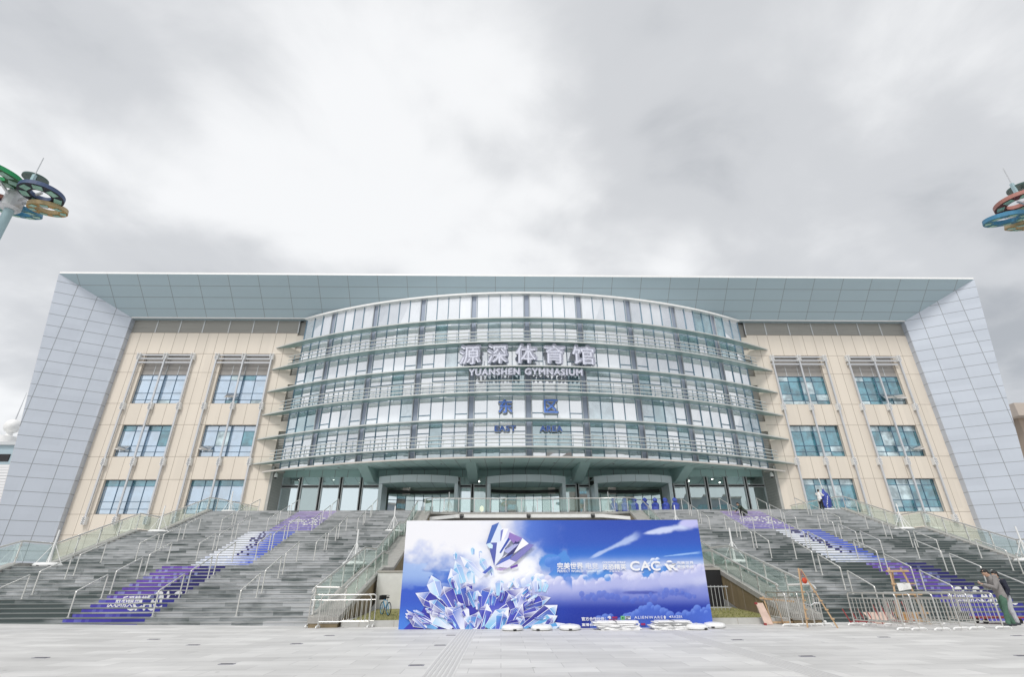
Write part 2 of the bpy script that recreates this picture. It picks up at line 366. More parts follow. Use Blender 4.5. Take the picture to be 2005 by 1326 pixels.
INKT = mat('white_print', (0.84, 0.84, 0.86), 0.45)
SKIN = mat('skin', (0.56, 0.36, 0.26), 0.55)
HAIR = mat('black_hair', (0.012, 0.011, 0.011), 0.5)

# ================================================================ ground
def gz(x): return 0.0125 * min(22.0, max(0.0, -x - 9.5)) + 0.01 * min(20.0, max(0.0, x - 17.0))
g = MB()
for xa, xb in ((-600, -31.5), (-31.5, -9.5), (-9.5, 17.0), (17.0, 37.0), (37.0, 600)): g.poly([(xa, -400, gz(xa)), (xb, -400, gz(xb)), (xb, 800, gz(xb)), (xa, 800, gz(xa))])
struct(g.build('plaza_ground', GROUND))
TACT = mat('tactile_stone', (0.63, 0.625, 0.615), 0.6, var=0.06)
TACD = mat('tactile_ridge', (0.53, 0.525, 0.52), 0.6)
def tactile(pts, w, nr):
    b = MB()
    for p, q in zip(pts[:-1], pts[1:]):
        p = Vector((*p, 0)); q = Vector((*q, 0)); d = (q - p).normalized(); n = Vector((-d.y, d.x, 0))
        b.bar(p + Vector((0, 0, 0.001)), q + Vector((0, 0, 0.001)), w, 0.008, mi=0)
        for i in range(nr):
            o = n * ((i + 0.5) / nr - 0.5) * (w * 0.92)
            b.bar(p + o + Vector((0, 0, 0.0065)), q + o + Vector((0, 0, 0.0065)), w / nr * 0.5, 0.007, mi=1)
    struct(b.build('tactile_path', [TACT, TACD]))
tactile([(-3.46, 19.8), (-3.50, 13.4), (-3.52, 2.0)], 0.58, 6)
tactile([(3.05, 19.0), (3.08, 2.0)], 0.58, 6)
mk = [(-4.05, 11.8), (-3.95, 15.2), (-3.9, 17.8), (-12.3, 13.1), (-12.2, 16.9), (-10.4, 15.6), (-7.9, 12.2), (-7.8, 15.8), (-7.6, 18.0),
      (-16.2, 15.2), (4.0, 15.9), (4.1, 12.6), (8.3, 16.3), (8.6, 12.4), (12.4, 13.0), (12.2, 16.4)]
COVER = mat('drain_cover_metal', (0.24, 0.24, 0.28), 0.5)
for (x, y) in mk:
    zg = gz(x); b = MB(); b.box(x - 0.15, x + 0.15, y - 0.07, y + 0.07, zg - 0.003, zg + 0.008); o = thing('paving_drain', 'small flat grey drain cover set flush in the pale plaza paving', 'drain cover', (x, y, zg), group='drain covers in the plaza paving')
    b.build('cover_plate', COVER, o)
    MB().box(x - 0.12, x + 0.12, y - 0.02, y + 0.02, zg + 0.0082, zg + 0.012).build('slot', BLACK, o)

# ================================================================ the gymnasium
gym = thing('gymnasium', 'wide beige gymnasium with a curved glass bay and splayed metal frame', 'building', (0, 50, 0))
YW = 50.0; XI = 24.35; XO = 42.05
winA, winB = (34.75, 39.70), (26.62, 31.70)
lev = [(17.75, 23.2), (12.4, 15.55), (7.15, 10.25)]
vj = [42.05, 40.92, 39.70, 38.45, 37.20, 35.98, 34.75, 33.76, 32.73, 31.70, 30.52, 29.35, 28.0, 26.62, 25.5, 24.35]
hj = [25.64, 23.2, 21.1, 17.75, 15.55, 12.4, 10.25, 7.15, 5.37, 3.3, 1.2]
for s in (-1, 1):
    b = MB()
    def q(xa, xb, za, zb, y=YW):
        b.poly([(s * xa, y, za), (s * xb, y, za), (s * xb, y, zb), (s * xa, y, zb)][::s and 1])
    xs = [XI, winB[0], winB[1], winA[0], winA[1], XO]
    zs = sorted({0.0, 25.64} | {z for l in lev for z in l})
    for xa, xb in zip(xs[:-1], xs[1:]):
        iswin = (xa, xb) in (winA, winB)
        for za, zb in zip(zs[:-1], zs[1:]):
            if iswin and (za, zb) in lev: continue
            q(xa, xb, za, zb)
    for (xa, xb) in (winA, winB):           # reveals of the openings
        for (za, zb) in lev:
            y2 = YW + 0.40
            for x in (xa, xb): b.poly([(s * x, YW, za), (s * x, y2, za), (s * x, y2, zb), (s * x, YW, zb)])
            for z in (za, zb): b.poly([(s * xa, YW, z), (s * xb, YW, z), (s * xb, y2, z), (s * xa, y2, z)])
    b.poly([(s * XI, YW, 0), (s * XI, 53, 0), (s * XI, 53, 25.64), (s * XI, YW, 25.64)])
    def inopen(x, z, e=0.01):
        return any(xa + e < x < xb - e and za + e < z < zb - e for (xa, xb) in (winA, winB) for (za, zb) in lev)
    for x in vj[1:-1]:                       # open joints between the panels
        for za, zb in zip(zs[:-1], zs[1:]):
            if inopen(x, (za + zb) / 2): continue
            b.box(s * x - 0.018, s * x + 0.018, YW - 0.003, YW + 0.02, za, zb, 1)
    for z in hj:
        for xa, xb in zip(xs[:-1], xs[1:]):
            if inopen((xa + xb) / 2, z): continue
            if (xa, xb) in (winA, winB) and z in (21.1,): continue
            b.box(min(s * xa, s * xb), max(s * xa, s * xb), YW - 0.0045, YW + 0.02, z - 0.018, z + 0.018, 1)
    b.build('wall', [BEIGE, JOINT], gym)
    b = MB(); b.box(min(s * XI, s * XO), max(s * XI, s * XO), YW + 0.05, YW + 0.2, 25.64, 27.2)     # clerestory louvre strip
    for x in (39.52, 37.04, 34.55, 31.79, 29.24, 26.64, 24.35): b.box(s * x - 0.05, s * x + 0.05, YW - 0.01, YW + 0.06, 25.66, 27.15, 1)
    for k in range(9): b.box(min(s * XI, s * XO), max(s * XI, s * XO), YW + 0.02, YW + 0.05, 25.75 + k * 0.155, 25.80 + k * 0.155, 0)
    b.build('louvre_strip', [LOUV, LFRAME], gym)

def facade_window(s, X, Z, kind, li):
    xa, xb = X; za, zb = Z; y = YW + 0.30; b = MB()
    top = zb
    if li == 0: top = 20.90
    bars = {0: [20.34, 18.93, 18.22], 1: [14.98, 13.5, 12.92], 2: [9.68, 8.28, 7.62]}[li]
    cols = [xa + (xb - xa) * k / 4 for k in range(5)]
    for i, x in enumerate(cols):
        w = 0.04 if i != 2 else 0.07
        b.box(s * x - w / 2, s * x + w / 2, y - 0.05, y + 0.05, za, top)
    for z in bars + [za + 0.03, top - 0.03]:
        b.box(min(s * xa, s * xb), max(s * xa, s * xb), y - 0.044, y + 0.044, z - 0.022, z + 0.022)
    w_ = b.build('window', FRAME, gym)
    pane = MB(); zz = [za] + sorted(bars) + [top]; mats = [WINL, WINR, CURT]
    for i in range(4):
        for j in range(len(zz) - 1):
            if kind == 0: m = 0 if rnd.random() < 0.86 else (2 if rnd.random() < 0.5 else 1)
            else: m = 1 if rnd.random() < 0.62 else 2
            if li == 2 and kind == 0: m = 0 if j < 3 else 1
            t = [rnd.uniform(-0.006, 0.006) for _ in range(4)]
            pane.poly([(s * cols[i], y + t[0], zz[j]), (s * cols[i + 1], y + t[1], zz[j]), (s * cols[i + 1], y + t[2], zz[j + 1]), (s * cols[i], y + t[3], zz[j + 1])], m)
    pane.build('pane', mats, w_)
    if li == 0:
        f = MB(); f.box(min(s * xa, s * xb), max(s * xa, s * xb), y - 0.02, y + 0.05, 20.92, 23.2)
        for x in cols[1:4]: f.box(s * x - 0.03, s * x + 0.03, y - 0.05, y - 0.021, 20.92, 22.0, 1)
        f.build('spandrel', [LOUVG, LFRAME], w_)
        lb = MB()
        for z in (22.95, 22.55, 22.12): lb.box(min(s * xa, s * xb) - 0.35, max(s * xa, s * xb) + 0.2, YW - 0.24, YW - 0.14, z - 0.06, z + 0.08)
        lb.build('louvre_bar', SILVER, gym)
    # open top-hung sashes
    opens = {(-1, 1, 0): [0], (-1, 1, 1): [0], (1, 0, 1): [2, 3], (1, 1, 1): [3], (-1, 0, 1): [1]}.get((s, li, 0 if X == winA and s < 0 or X == winB and s > 0 else 1), [])
    for i in opens:
        c = sorted((s * xa, s * xb)); wd = (c[1] - c[0]) / 4; x0 = c[0] + wd * i; z1 = bars[1]; z0 = bars[2]
        sm = MB(); sm.hexa([(x0 + 0.05, y - 0.06, z1), (x0 + wd - 0.05, y - 0.06, z1), (x0 + wd - 0.05, y - 0.02, z1), (x0 + 0.05, y - 0.02, z1)],
                           [(x0 + 0.05, y - 0.52, z0 + 0.14), (x0 + wd - 0.05, y - 0.52, z0 + 0.14), (x0 + wd - 0.05, y - 0.48, z0 + 0.11), (x0 + 0.05, y - 0.48, z0 + 0.11)])
        sm.build('open_sash', BAYBLIND, w_)
for s in (-1, 1):
    for X in (winA, winB):
        for li, Z in enumerate(lev): facade_window(s, X, Z, 0 if s < 0 else 1, li)
    for x in (40.15, 37.42, 34.62, 32.12, 29.33, 26.45):
        r = MB(); r.box(s * x - 0.075, s * x + 0.075, YW - 0.32, YW - 0.17, 6.3, 22.9); rod = r.build('facade_rod', SILVER, gym)
        for z in (22.8, 17.4, 11.85, 6.55):
            c = MB(); c.box(s * x - 0.17, s * x - 0.078, YW - 0.40, YW - 0.012, z - 0.34, z + 0.34); c.box(s * x + 0.078, s * x + 0.17, YW - 0.40, YW - 0.012, z - 0.34, z + 0.34)
            for k in range(4):
                c.box(s * x - 0.135, s * x - 0.095, YW - 0.425, YW - 0.401, z - 0.25 + k * 0.15, z - 0.20 + k * 0.15, 1)
                c.box(s * x + 0.095, s * x + 0.135, YW - 0.425, YW - 0.401, z - 0.25 + k * 0.15, z - 0.20 + k * 0.15, 1)
            c.build('clip', [WHITE, BLACK], rod)

# roof canopy (sloping soffit) and splayed side fins
ZI, ZT, YI, YT = 27.17, 30.5, 49.45, 46.0
b = MB()
b.poly([(-42.05, YI, ZI), (42.05, YI, ZI), (48.3, YT, ZT), (-48.3, YT, ZT)])
b.poly([(-42.05, YI, ZI), (42.05, YI, ZI), (42.05, YW + 0.06, ZI), (-42.05, YW + 0.06, ZI)])
b.poly([(-48.3, YT, ZT), (48.3, YT, ZT), (48.3, YT + 0.02, ZT + 0.22), (-48.3, YT + 0.02, ZT + 0.22)], 1)
b.poly([(-48.3, YT + 0.02, ZT + 0.22), (48.3, YT + 0.02, ZT + 0.22), (48.3, 95, ZT + 0.22), (-48.3, 95, ZT + 0.22)], 1)
dn = Vector((0, -(ZT - ZI), -(YI - YT))).normalized()      # outward (down-front) normal of the soffit
def sl(t, x): return Vector((x, YI + (YT - YI) * t, ZI + (ZT - ZI) * t))
for t in (0.215, 0.48, 0.74):
    xx = 42.05 + 6.25 * t; p, q = sl(t, -xx), sl(t, xx); b.bar(p + dn * 0.001, q + dn * 0.001, 0.045, 0.006, up=dn, mi=2)
for k in range(-15, 16):
    x = 3.1 * k
    t0 = max(0.0, (abs(x) - 42.05) / 6.25)
    if t0 < 0.98: b.bar(sl(t0, x) + dn * 0.002, sl(1, x) + dn * 0.002, 0.045, 0.006, up=dn, mi=2)
b.bar(sl(0.004, -42.05) + dn * 0.01, sl(0.004, 42.05) + dn * 0.01, 0.12, 0.03, up=dn, mi=1)
b.build('roof_canopy', [SOFF, WHITE, DJOINT], gym)
def fin(s, t, z): return Vector((s * (42.05 + 6.25 * t), YI - 3.45 * t, z))
def tout(z): return 0.504 + 0.01626 * z
for s in (-1, 1):
    b = MB(); n = Vector((-s * 3.45, -6.25, 0)).normalized()
    b.poly([fin(s, 0, 0), fin(s, tout(0), 0), fin(s, 1, ZT), fin(s, 0, ZI)])
    b.poly([(s * 42.05, YI, 0), (s * 42.05, YW + 0.06, 0), (s * 42.05, YW + 0.06, ZI), (s * 42.05, YI, ZI)])
    o0, o1 = fin(s, tout(0), 0), fin(s, 1, ZT)
    b.poly([o0, o1, o1 + Vector((s * 0.12, 0.1, 0.2)), o0 + Vector((s * 0.12, 0.1, 0))], 2)
    b.poly([o0 + Vector((s * 0.12, 0.1, 0)), o1 + Vector((s * 0.12, 0.1, 0.2)), (s * 46, 95, ZT), (s * 44, 95, 0)])
    for t in (0.215, 0.48, 0.74):
        z0 = max(0.0, (t - 0.504) / 0.01626); b.bar(fin(s, t, z0) + n * 0.002, fin(s, t, ZI + 3.33 * t) + n * 0.002, 0.045, 0.006, up=n, mi=1)
    for k in range(-2, 23):
        z = 27.17 - 1.22 * k
        ta = 0.0 if z <= ZI else (z - ZI) / 3.33
        tb = min(1.0, tout(z))
        if ta < tb - 0.02:
            b.bar(fin(s, ta, z) + n * 0.003, fin(s, tb, z) + n * 0.003, 0.04, 0.006, up=n, mi=1)
            b.box(s * 42.05 - s * 0.004 - 0.003, s * 42.05 - s * 0.004 + 0.003, YI + 0.02, YW, z - 0.02, z + 0.02, 1) if z < ZI else None
    b.build('side_fin', [FINM, DJOINT, CREAM], gym)
MB().box(-43.5, 43.5, 58, 95, 0, 29.0).build('hall_block', CONC, gym)

# ---------------------------------------------------------------- curved bay
CY = 94.25; RG = 50.4
def arc(th, r, z): return Vector((r * math.sin(th), CY - r * math.cos(th), z))
STEP = R_(5.83); TE = R_(27.66)
colth = [k * STEP for k in range(-4, 5)]
edges = [-TE] + colth + [TE]
bl = [23.9, 21.43, 18.98, 16.52, 14.07, 11.66]                # sunshade blades
zlev = [27.0] + bl + [10.95]
cw = 0.30 / RG
def bay_unit(i, j):
    ta, tb = edges[i], edges[i + 1]
    if i > 0: ta += cw
    if i < len(edges) - 2: tb -= cw
    n = 3 if i in (0, len(edges) - 2) else 4
    z1, z0 = zlev[j], zlev[j + 1]
    th = [ta + (tb - ta) * k / n for k in range(n + 1)]
    fr = MB()
    for t in th:
        p = arc(t, RG + 0.03, 0); fr.bar((p.x, p.y, z0), (p.x, p.y, z1), 0.055, 0.09, up=arc(t, 1, 0) - Vector((0, CY, 0)))
    fr.bar(arc(th[0], RG + 0.028, z0 + 0.03), arc(th[n], RG + 0.028, z0 + 0.03), 0.05, 0.06)
    # opening lights: low transoms; on some floors only the first and last pane open
    tz = {1: None, 2: 19.9, 3: 18.12, 4: 14.92, 5: 13.25}.get(j)
    paneSplit = []
    if tz:
        for k in range(n):
            if j in (2, 4) and k not in (0, n - 1): continue
            if not (z0 < tz < z1): continue
            if rnd.random() < 0.12: continue
            fr.bar(arc(th[k], RG + 0.03, tz), arc(th[k + 1], RG + 0.03, tz), 0.05, 0.07)
    grp = {1: (22.62, 22.23, 21.85), 3: (17.72, 17.36, 17.0), 5: (12.76, 12.44, 12.1)}.get(j)
    if grp:
        for t in th:
            fr.bar(arc(t, 51.12, grp[2] - 0.3), arc(t, 51.12, grp[0] + 0.1), 0.03, 0.06, up=arc(t, 1, 0) - Vector((0, CY, 0)))
            fr.bar(arc(t, 50.45, grp[2] - 0.2), arc(t, 51.1, grp[2] - 0.2), 0.03, 0.05)
    w = fr.build('bay_window', BAYFR, gym)
    pn = MB()
    for k in range(n):
        x = (i - 1 + k / n) - 4.0                # bay position, -4..4
        if j == 0: m = 0 if rnd.random() < 0.7 else 1
        elif j in (1, 2): m = rnd.choices([0, 1, 3, 2], [5, 4, 0.8, 0.5])[0]
        elif j == 3: m = rnd.choices([0, 1, 3, 2], [4, 3.2, 1.6, 1.0])[0]
        elif j in (4, 5): m = rnd.choices([0, 1, 3, 2], [3, 5, 1, 0.5] if x < 0 else ([2, 2, 4, 3] if x < 3 else [3, 3, 2, 1]))[0]
        else: m = rnd.choices([0, 1, 3, 2], [3, 1, 4, 2])[0]
        t = [rnd.uniform(-0.010, 0.010) for _ in range(4)]
        if x > 3.2 and j <= 1: m = 2 if rnd.random() < 0.6 else 0
        pn.poly([arc(th[k], RG + t[0], z0), arc(th[k + 1], RG + t[1], z0), arc(th[k + 1], RG + t[2], z1), arc(th[k], RG + t[3], z1)], m)
    pn.build('pane', [BAYGL, BAYBLIND, BAYTEAL, BAYROOM], w)
for i in range(len(edges) - 1):
    for j in range(len(zlev) - 1): bay_unit(i, j)
for t in colth:
    b = MB(); n = arc(t, 1, 0) - Vector((0, CY, 0)); p = arc(t, RG - 0.15, 0); b.bar((p.x, p.y, 10.95), (p.x, p.y, 27.0), 0.46, 0.2, up=n)
    sd_ = Vector((-n.y, n.x, 0)).normalized()
    for e in (-1, 1):
        q_ = arc(t, RG + 0.03, 0) + sd_ * 0.27 * e; b.bar((q_.x, q_.y, 10.95), (q_.x, q_.y, 27.0), 0.06, 0.14, up=n, mi=1)
    b.build('bay_column', [COLM, LFRAME], gym)
def ringmesh(b, r0f, r1f, z0, z1, ta, tb, n, mi=0):
    for k in range(n):
        a, c = ta + (tb - ta) * k / n, ta + (tb - ta) * (k + 1) / n
        P = [arc(a, r0f(a), 0), arc(a, r1f(a), 0), arc(c, r1f(c), 0), arc(c, r0f(c), 0)]
        b.hexa([(p.x, p.y, z0) for p in P], [(p.x, p.y, z1) for p in P], mi)
TTIP = math.acos((CY - 49.96) / 51.5)
def rin(t):
    t = abs(t); return 50.47 if t < TE else max(50.47, (CY - 49.96) / math.cos(t))
for z in bl:
    b = MB()
    ringmesh(b, lambda t: min(max(rin(t), 50.62), 51.44), lambda t: 51.45, z - 0.02, z + 0.04, -TTIP, TTIP, 96, 1)
    ringmesh(b, lambda t: 51.452, lambda t: 51.52, z - 0.05, z + 0.06, -TTIP, TTIP, 96)
    for t in colth:
        b.bar(arc(t, 50.45, z), arc(t, 51.1, z), 0.03, 0.05)
    b.build('sunshade_blade', [BLADE, BLADEU], gym)
for grp in ((22.62, 22.23, 21.85), (17.72, 17.36, 17.0), (12.76, 12.44, 12.1)):
    for z in grp:
        b = MB(); ringmesh(b, lambda t: 51.05, lambda t: 51.17, z - 0.03, z + 0.03, -R_(28.6), R_(28.6), 80); b.build('sunshade_rail', BLADE, gym)
b = MB(); T = [(-TE) + 2 * TE * k / 64 for k in range(65)]
ringmesh(b, lambda t: 50.2, lambda t: 50.75, 26.98, 27.16, -TE, TE, 64)
b.poly([arc(t, 50.2, 27.02) for t in T] + [(24.0, 50.04, 27.02), (-24.0, 50.04, 27.02)])
b.build('bay_roof', WHITE, gym)
b = MB(); TS = R_(29.2)
ringmesh(b, lambda t: 51.08, lambda t: 51.2, 10.79, 10.93, -TS, TS, 72)
b.build('bay_floor_edge', CREAM, gym)
# soffit under the bay, rising to the entrance wall
YE = 52.4; ZS0, ZS1 = 10.78, 11.55
b = MB(); K = 64
for k in range(K):
    a, c = -TS + 2 * TS * k / K, -TS + 2 * TS * (k + 1) / K
    p, q_ = arc(a, 51.15, ZS0), arc(c, 51.15, ZS0)
    b.poly([p, q_, (q_.x, YE, ZS1), (p.x, YE, ZS1)])
for k in range(-19, 20):
    x0 = k * 1.27
    if abs(x0) > 24: continue
    t = math.asin(x0 / 51.15); p = arc(t, 51.1, ZS0)
    b.bar((x0, p.y, ZS0 - 0.003), (x0 * 0.985, YE, ZS1 - 0.003), 0.035, 0.006, mi=1)
b.build('bay_soffit', [TEAL, DJOINT], gym)
for x in (-21, -17.5, -12.6, -7.8, -2.4, 2.4, 7.8, 12.6, 17.5, 21):
    t = math.asin(x / 51.15); p = arc(t, 51.15, 0); yy = p.y + (YE - p.y) * 0.35; zz_ = ZS0 + (ZS1 - ZS0) * 0.35
    MB().lathe([(0.10, -0.03), (0.10, 0.05)], (x, yy, zz_ - 0.01), 12).build('soffit_downlight', DJOINT, gym)
for x in (-15.15, -5.12, 5.12, 15.15):
    t = math.asin(x / 51.15); p = arc(t, 51.15, 0); y0 = p.y + 2.3; z0 = ZS0 + (ZS1 - ZS0) * 2.3 / (YE - p.y) + 0.02
    b = MB(); w = 0.46
    b.hexa([(x - w, y0, z0), (x - w, 50.9, 10.2), (x - w, YE, 10.2), (x - w, YE, ZS1)], [(x + w, y0, z0), (x + w, 50.9, 10.2), (x + w, YE, 10.2), (x + w, YE, ZS1)])
    b.build('soffit_bracket', TEAL, gym)
# recess strips between the bay and the beige walls
for s in (-1, 1):
    b = MB(); x0, x1 = sorted((s * 23.2, s * XI)); b.box(x0, x1, YW + 0.25, YW + 0.5, 10.9, 27.1)
    for k in range(60): b.box(x0, x1, YW + 0.2, YW + 0.25, 10.95 + k * 0.235, 11.05 + k * 0.235)
    for z in (24.6, 22.9, 19.9, 15.0):
        b.box(x0 + 0.003, x1 - 0.003, YW - 0.004, YW + 0.3, z - 0.1, z + (0.75 if z > 24 else 0.9), 1)
    b.build('recess_louvre', [LOUV, BEIGE], gym)
    b = MB(); xa, xb = sorted((s * 24.1, s * (XI - 0.003))); b.box(xa, xb, YW + 0.02, YE, 6.69, 11.5)
    for k in range(18): b.box(xa - 0.01 if s > 0 else xa, xb if s > 0 else xb + 0.01, YW + 0.03, YE - 0.02, 6.8 + k * 0.26, 6.815 + k * 0.26, 1)
    b.build('stone_pier', [mat('stone_pier_grey', (0.40, 0.40, 0.38), 0.6, var=0.06), DJOINT], gym)

# ---------------------------------------------------------------- entrance level
ZD = 6.69
b = MB(); b.box(-24.1, 24.1, YE, YE + 0.3, 10.87, 11.56)
x = -24.1
for k in range(-18, 19): b.box(k * 1.27 - 0.02 + 0.05, k * 1.27 + 0.02 + 0.05, YE - 0.004, YE + 0.01, 10.87, 11.55, 1)
b.build('entrance_fascia', [TEAL, DJOINT], gym)
def pairbar(b, x):
    b.box(x - 0.17, x - 0.09, YE - 0.12, YE + 0.02, ZD, 10.87); b.box(x + 0.09, x + 0.17, YE - 0.12, YE + 0.02, ZD, 10.87); b.box(x - 0.089, x + 0.089, YE - 0.02, YE + 0.015, ZD, 10.86, 1)
def entrance_bay(x0, x1, mids, sky, blind=0.0):
    b = MB()
    for x in [x0, x1]: b.box(x - 0.05, x + 0.05, YE - 0.1, YE + 0.02, ZD, 10.87)
    for x in mids: pairbar(b, x)
    for (a, c) in zip([x0] + mids, mids + [x1]):
        a2, c2 = a + (0.05 if a == x0 else 0.171), c - (0.05 if c == x1 else 0.171)
        for z in (9.86, 10.08): b.box(a2, c2, YE - 0.1, YE + 0.018, z - 0.035, z + 0.035)
        b.box(a2, c2, YE - 0.018, YE + 0.012, 9.897, 10.042, 1)
    w = b.build('entrance_window', [LFRAME, BLACK], gym)
    p = MB(); xs = [x0] + mids + [x1]
    for a, c in zip(xs[:-1], xs[1:]):
        for (z0, z1) in ((ZD, 9.9), (10.04, 10.87)):
            m = 1 if rnd.random() < (sky if z0 < 9 else sky + 0.2) else 0
            t = rnd.uniform(-0.01, 0.01)
            p.poly([(a, YE + 0.03 + t, z0), (c, YE + 0.03 - t, z0), (c, YE + 0.03, z1), (a, YE + 0.03, z1)], m)
    p.build('pane', [ENTGL, ENTBLUE], w)
entrance_bay(-24.1, -14.05, [-22.25, -20.25, -18.25, -16.25], 0.75)
entrance_bay(-6.5, -3.9, [-5.25], 0.3)
entrance_bay(3.9, 6.4, [5.2], 0.3)
entrance_bay(14.05, 24.1, [14.75, 16.25, 18.2, 20.2, 22.2], 0.12)
def portal(cx):
    R0 = 6.95; hw = 3.75; Yc = 48.9 + R0; te = math.asin(hw / R0)
    def P(t, r, z): return Vector((cx + r * math.sin(t), Yc - r * math.cos(t), z))
    f = MB(); n = 24
    for k in range(n):
        a, c = -te + 2 * te * k / n, -te + 2 * te * (k + 1) / n
        f.hexa([P(a, R0 - 0.15, 9.82), P(a, R0, 9.82), P(c, R0, 9.82), P(c, R0 - 0.15, 9.82)], [P(a, R0 - 0.15, 10.48), P(a, R0, 10.48), P(c, R0, 10.48), P(c, R0 - 0.15, 10.48)])
        p, q_ = P(a, R0 - 0.05, 9.84), P(c, R0 - 0.05, 9.84)
        f.poly([p, q_, (q_.x, YE, 9.84), (p.x, YE, 9.84)], 2)
        p, q_ = P(a, R0 - 0.05, 10.46), P(c, R0 - 0.05, 10.46); f.poly([p, q_, (q_.x, YE, 10.46), (p.x, YE, 10.46)])
    for k in range(1, 6):
        t = -te + 2 * te * k / 6; p = P(t, R0 + 0.002, 0); f.bar((p.x, p.y, 9.82), (p.x, p.y, 10.48), 0.03, 0.006, up=P(t, 1, 0) - Vector((cx, Yc, 0)), mi=1)
        f.bar((p.x, p.y + 0.05, 9.836), (p.x, YE, 9.836), 0.03, 0.006, mi=1)
    po = f.build('entrance_portal', [PORT, DJOINT, TEAL], gym)
    for e in (-1, 1):
        x = cx + e * (hw - 0.17); MB().box(x - 0.165, x + 0.165, 50.02, YE + 0.02, ZD, 9.815).build('post', PORT, po)
    # concave glazed doors inside the portal
    d = MB(); m = MB(); Rg = 9.0; tg = math.asin(3.4 / Rg); nn = 8
    def G(t, z): return Vector((cx + Rg * math.sin(t), YE + 1.4 - (Rg - math.sqrt(Rg * Rg - 11.6)) + (Rg * math.cos(t) - math.sqrt(Rg * Rg - 11.6)), z))
    for k in range(nn):
        a, c = -tg + 2 * tg * k / nn, -tg + 2 * tg * (k + 1) / nn
        m.poly([G(a, ZD), G(c, ZD), G(c, 9.35), G(a, 9.35)], 0 if cx > 5 or rnd.random() < 0.25 else 1)
        d.bar(G(a, ZD), G(a, 9.35), 0.05, 0.06)
        d.bar(G(a, 9.0 - 0.2), G(c, 9.0 - 0.2), 0.05, 0.05)
        d.bar(G(a, 9.62), G(c, 9.62), 0.12, 0.30, mi=1)
    dd = d.build('entrance_door', [FRAME, DARK], gym); m.build('pane', [ENTGL, ENTBLUE], dd)
    for k in (3, 4, 5):
        t = -tg + 2 * tg * k / nn
        for e in (-0.12, 0.12):
            p = G(t, 0); MB().tube([(p.x + e, p.y - 0.12, ZD + 0.35), (p.x + e, p.y - 0.12, ZD + 1.5)], 0.025, 8).build('handle', STEEL, dd)
for cx in (-10.25, 0.0, 10.22): portal(cx)
# lobby behind the glass
b = MB(); b.poly([(-24, 57.5, ZD), (24, 57.5, ZD), (24, 57.5, 11.0), (-24, 57.5, 11.0)])
b.box(-14, 8, 57.2, 57.4, 7.5, 7.9, 1)
for x in (-19, -12.5, -5, 3, 9.5, 17): b.box(x - 0.35, x + 0.35, 56.2, 56.9, ZD, 10.9, 2)
b.box(14.6, 16.1, 55.0, 55.1, ZD, 10.8, 3)
b.build('lobby_wall', [mat('lobby_green', (0.30, 0.42, 0.39), 0.6, var=0.4, vscale=0.6), mat('lobby_blue', (0.05, 0.12, 0.40), 0.5), WALLW, mat('lobby_brown', (0.13, 0.075, 0.06), 0.6)], gym)
b = MB(); b.poly([(-24, YE + 0.35, 10.9), (24, YE + 0.35, 10.9), (24, 57.5, 10.9), (-24, 57.5, 10.9)])
for k in range(60): b.box(-24 + k * 0.8, -23.9 + k * 0.8, YE + 0.4, 57.4, 10.82, 10.89)
b.build('lobby_ceiling', DARK, gym)
lights = [(-22.9, 53.6), (-21.2, 54.8), (-19.4, 53.4), (-17.2, 55.2), (-15.2, 53.6), (-5.6, 53.5), (-4.7, 54.6), (4.8, 53.6), (5.7, 54.9), (15.2, 53.6), (17.2, 54.4), (19.3, 53.4), (20.9, 55.5), (22.9, 53.8)]
lights += [(cx + dx, 54.6 + dy) for cx in (-10.25, 0, 10.2) for dx, dy in ((-2.6, 0), (-0.8, 0), (1.0, 0), (2.8, 0), (-1.5, 1.4), (1.6, 1.6))]
for (x, y) in lights: MB().lathe([(0.075, -0.02), (0.075, 0.03)], (x, y, 10.79), 10).build('downlight', LAMPW, gym)
for (x, y, z) in ((-4.4, 55.5, 8.2), (5.7, 55.0, 8.3)): MB().ball((x, y, z), 0.22, 0.22, 0.3).build('lobby_lamp', WARM, gym)
# terrace in front of the doors
b = MB(); P = [(-26.6, 44.3), (-9.3, 44.3), (-8.6, 44.55), (-7.6, 45.0), (-6.0, 45.3), (6.0, 45.3), (7.6, 45.0), (8.6, 44.55), (9.3, 44.3), (26.6, 44.3), (26.6, 57.5), (-26.6, 57.5)]
b.hexa([(x, y, 6.51) for x, y in P], [(x, y, ZD) for x, y in P]); b.m[1] = 1; b.build('terrace_slab', [GRANITE, FLOORT], gym)
b = MB(); P2 = [(-9.0, 42.9, 5.3), (-8.2, 44.2, 5.95), (-6.2, 45.22, 6.24), (6.2, 45.22, 6.24), (8.2, 44.2, 5.95), (9.0, 42.9, 5.3)]
for p, q_ in zip(P2[:-1], P2[1:]): b.hexa([p, q_, (q_[0], q_[1] + 0.3, q_[2]), (p[0], p[1] + 0.3, p[2])], [(p[0], p[1], p[2] + 0.26), (q_[0], q_[1], q_[2] + 0.26), (q_[0], q_[1] + 0.3, q_[2] + 0.26), (p[0], p[1] + 0.3, p[2] + 0.26)])
b.build('terrace_beam', WHITE, gym)
b = MB(); b.box(-9.2, 9.2, 50.2, 50.5, 0, 6.35); b.box(-26.4, -9.3, 44.6, 45.0, 0, 6.35); b.box(9.3, 26.4, 44.6, 45.0, 0, 6.35)
b.build('undercroft_wall', CONC, gym)

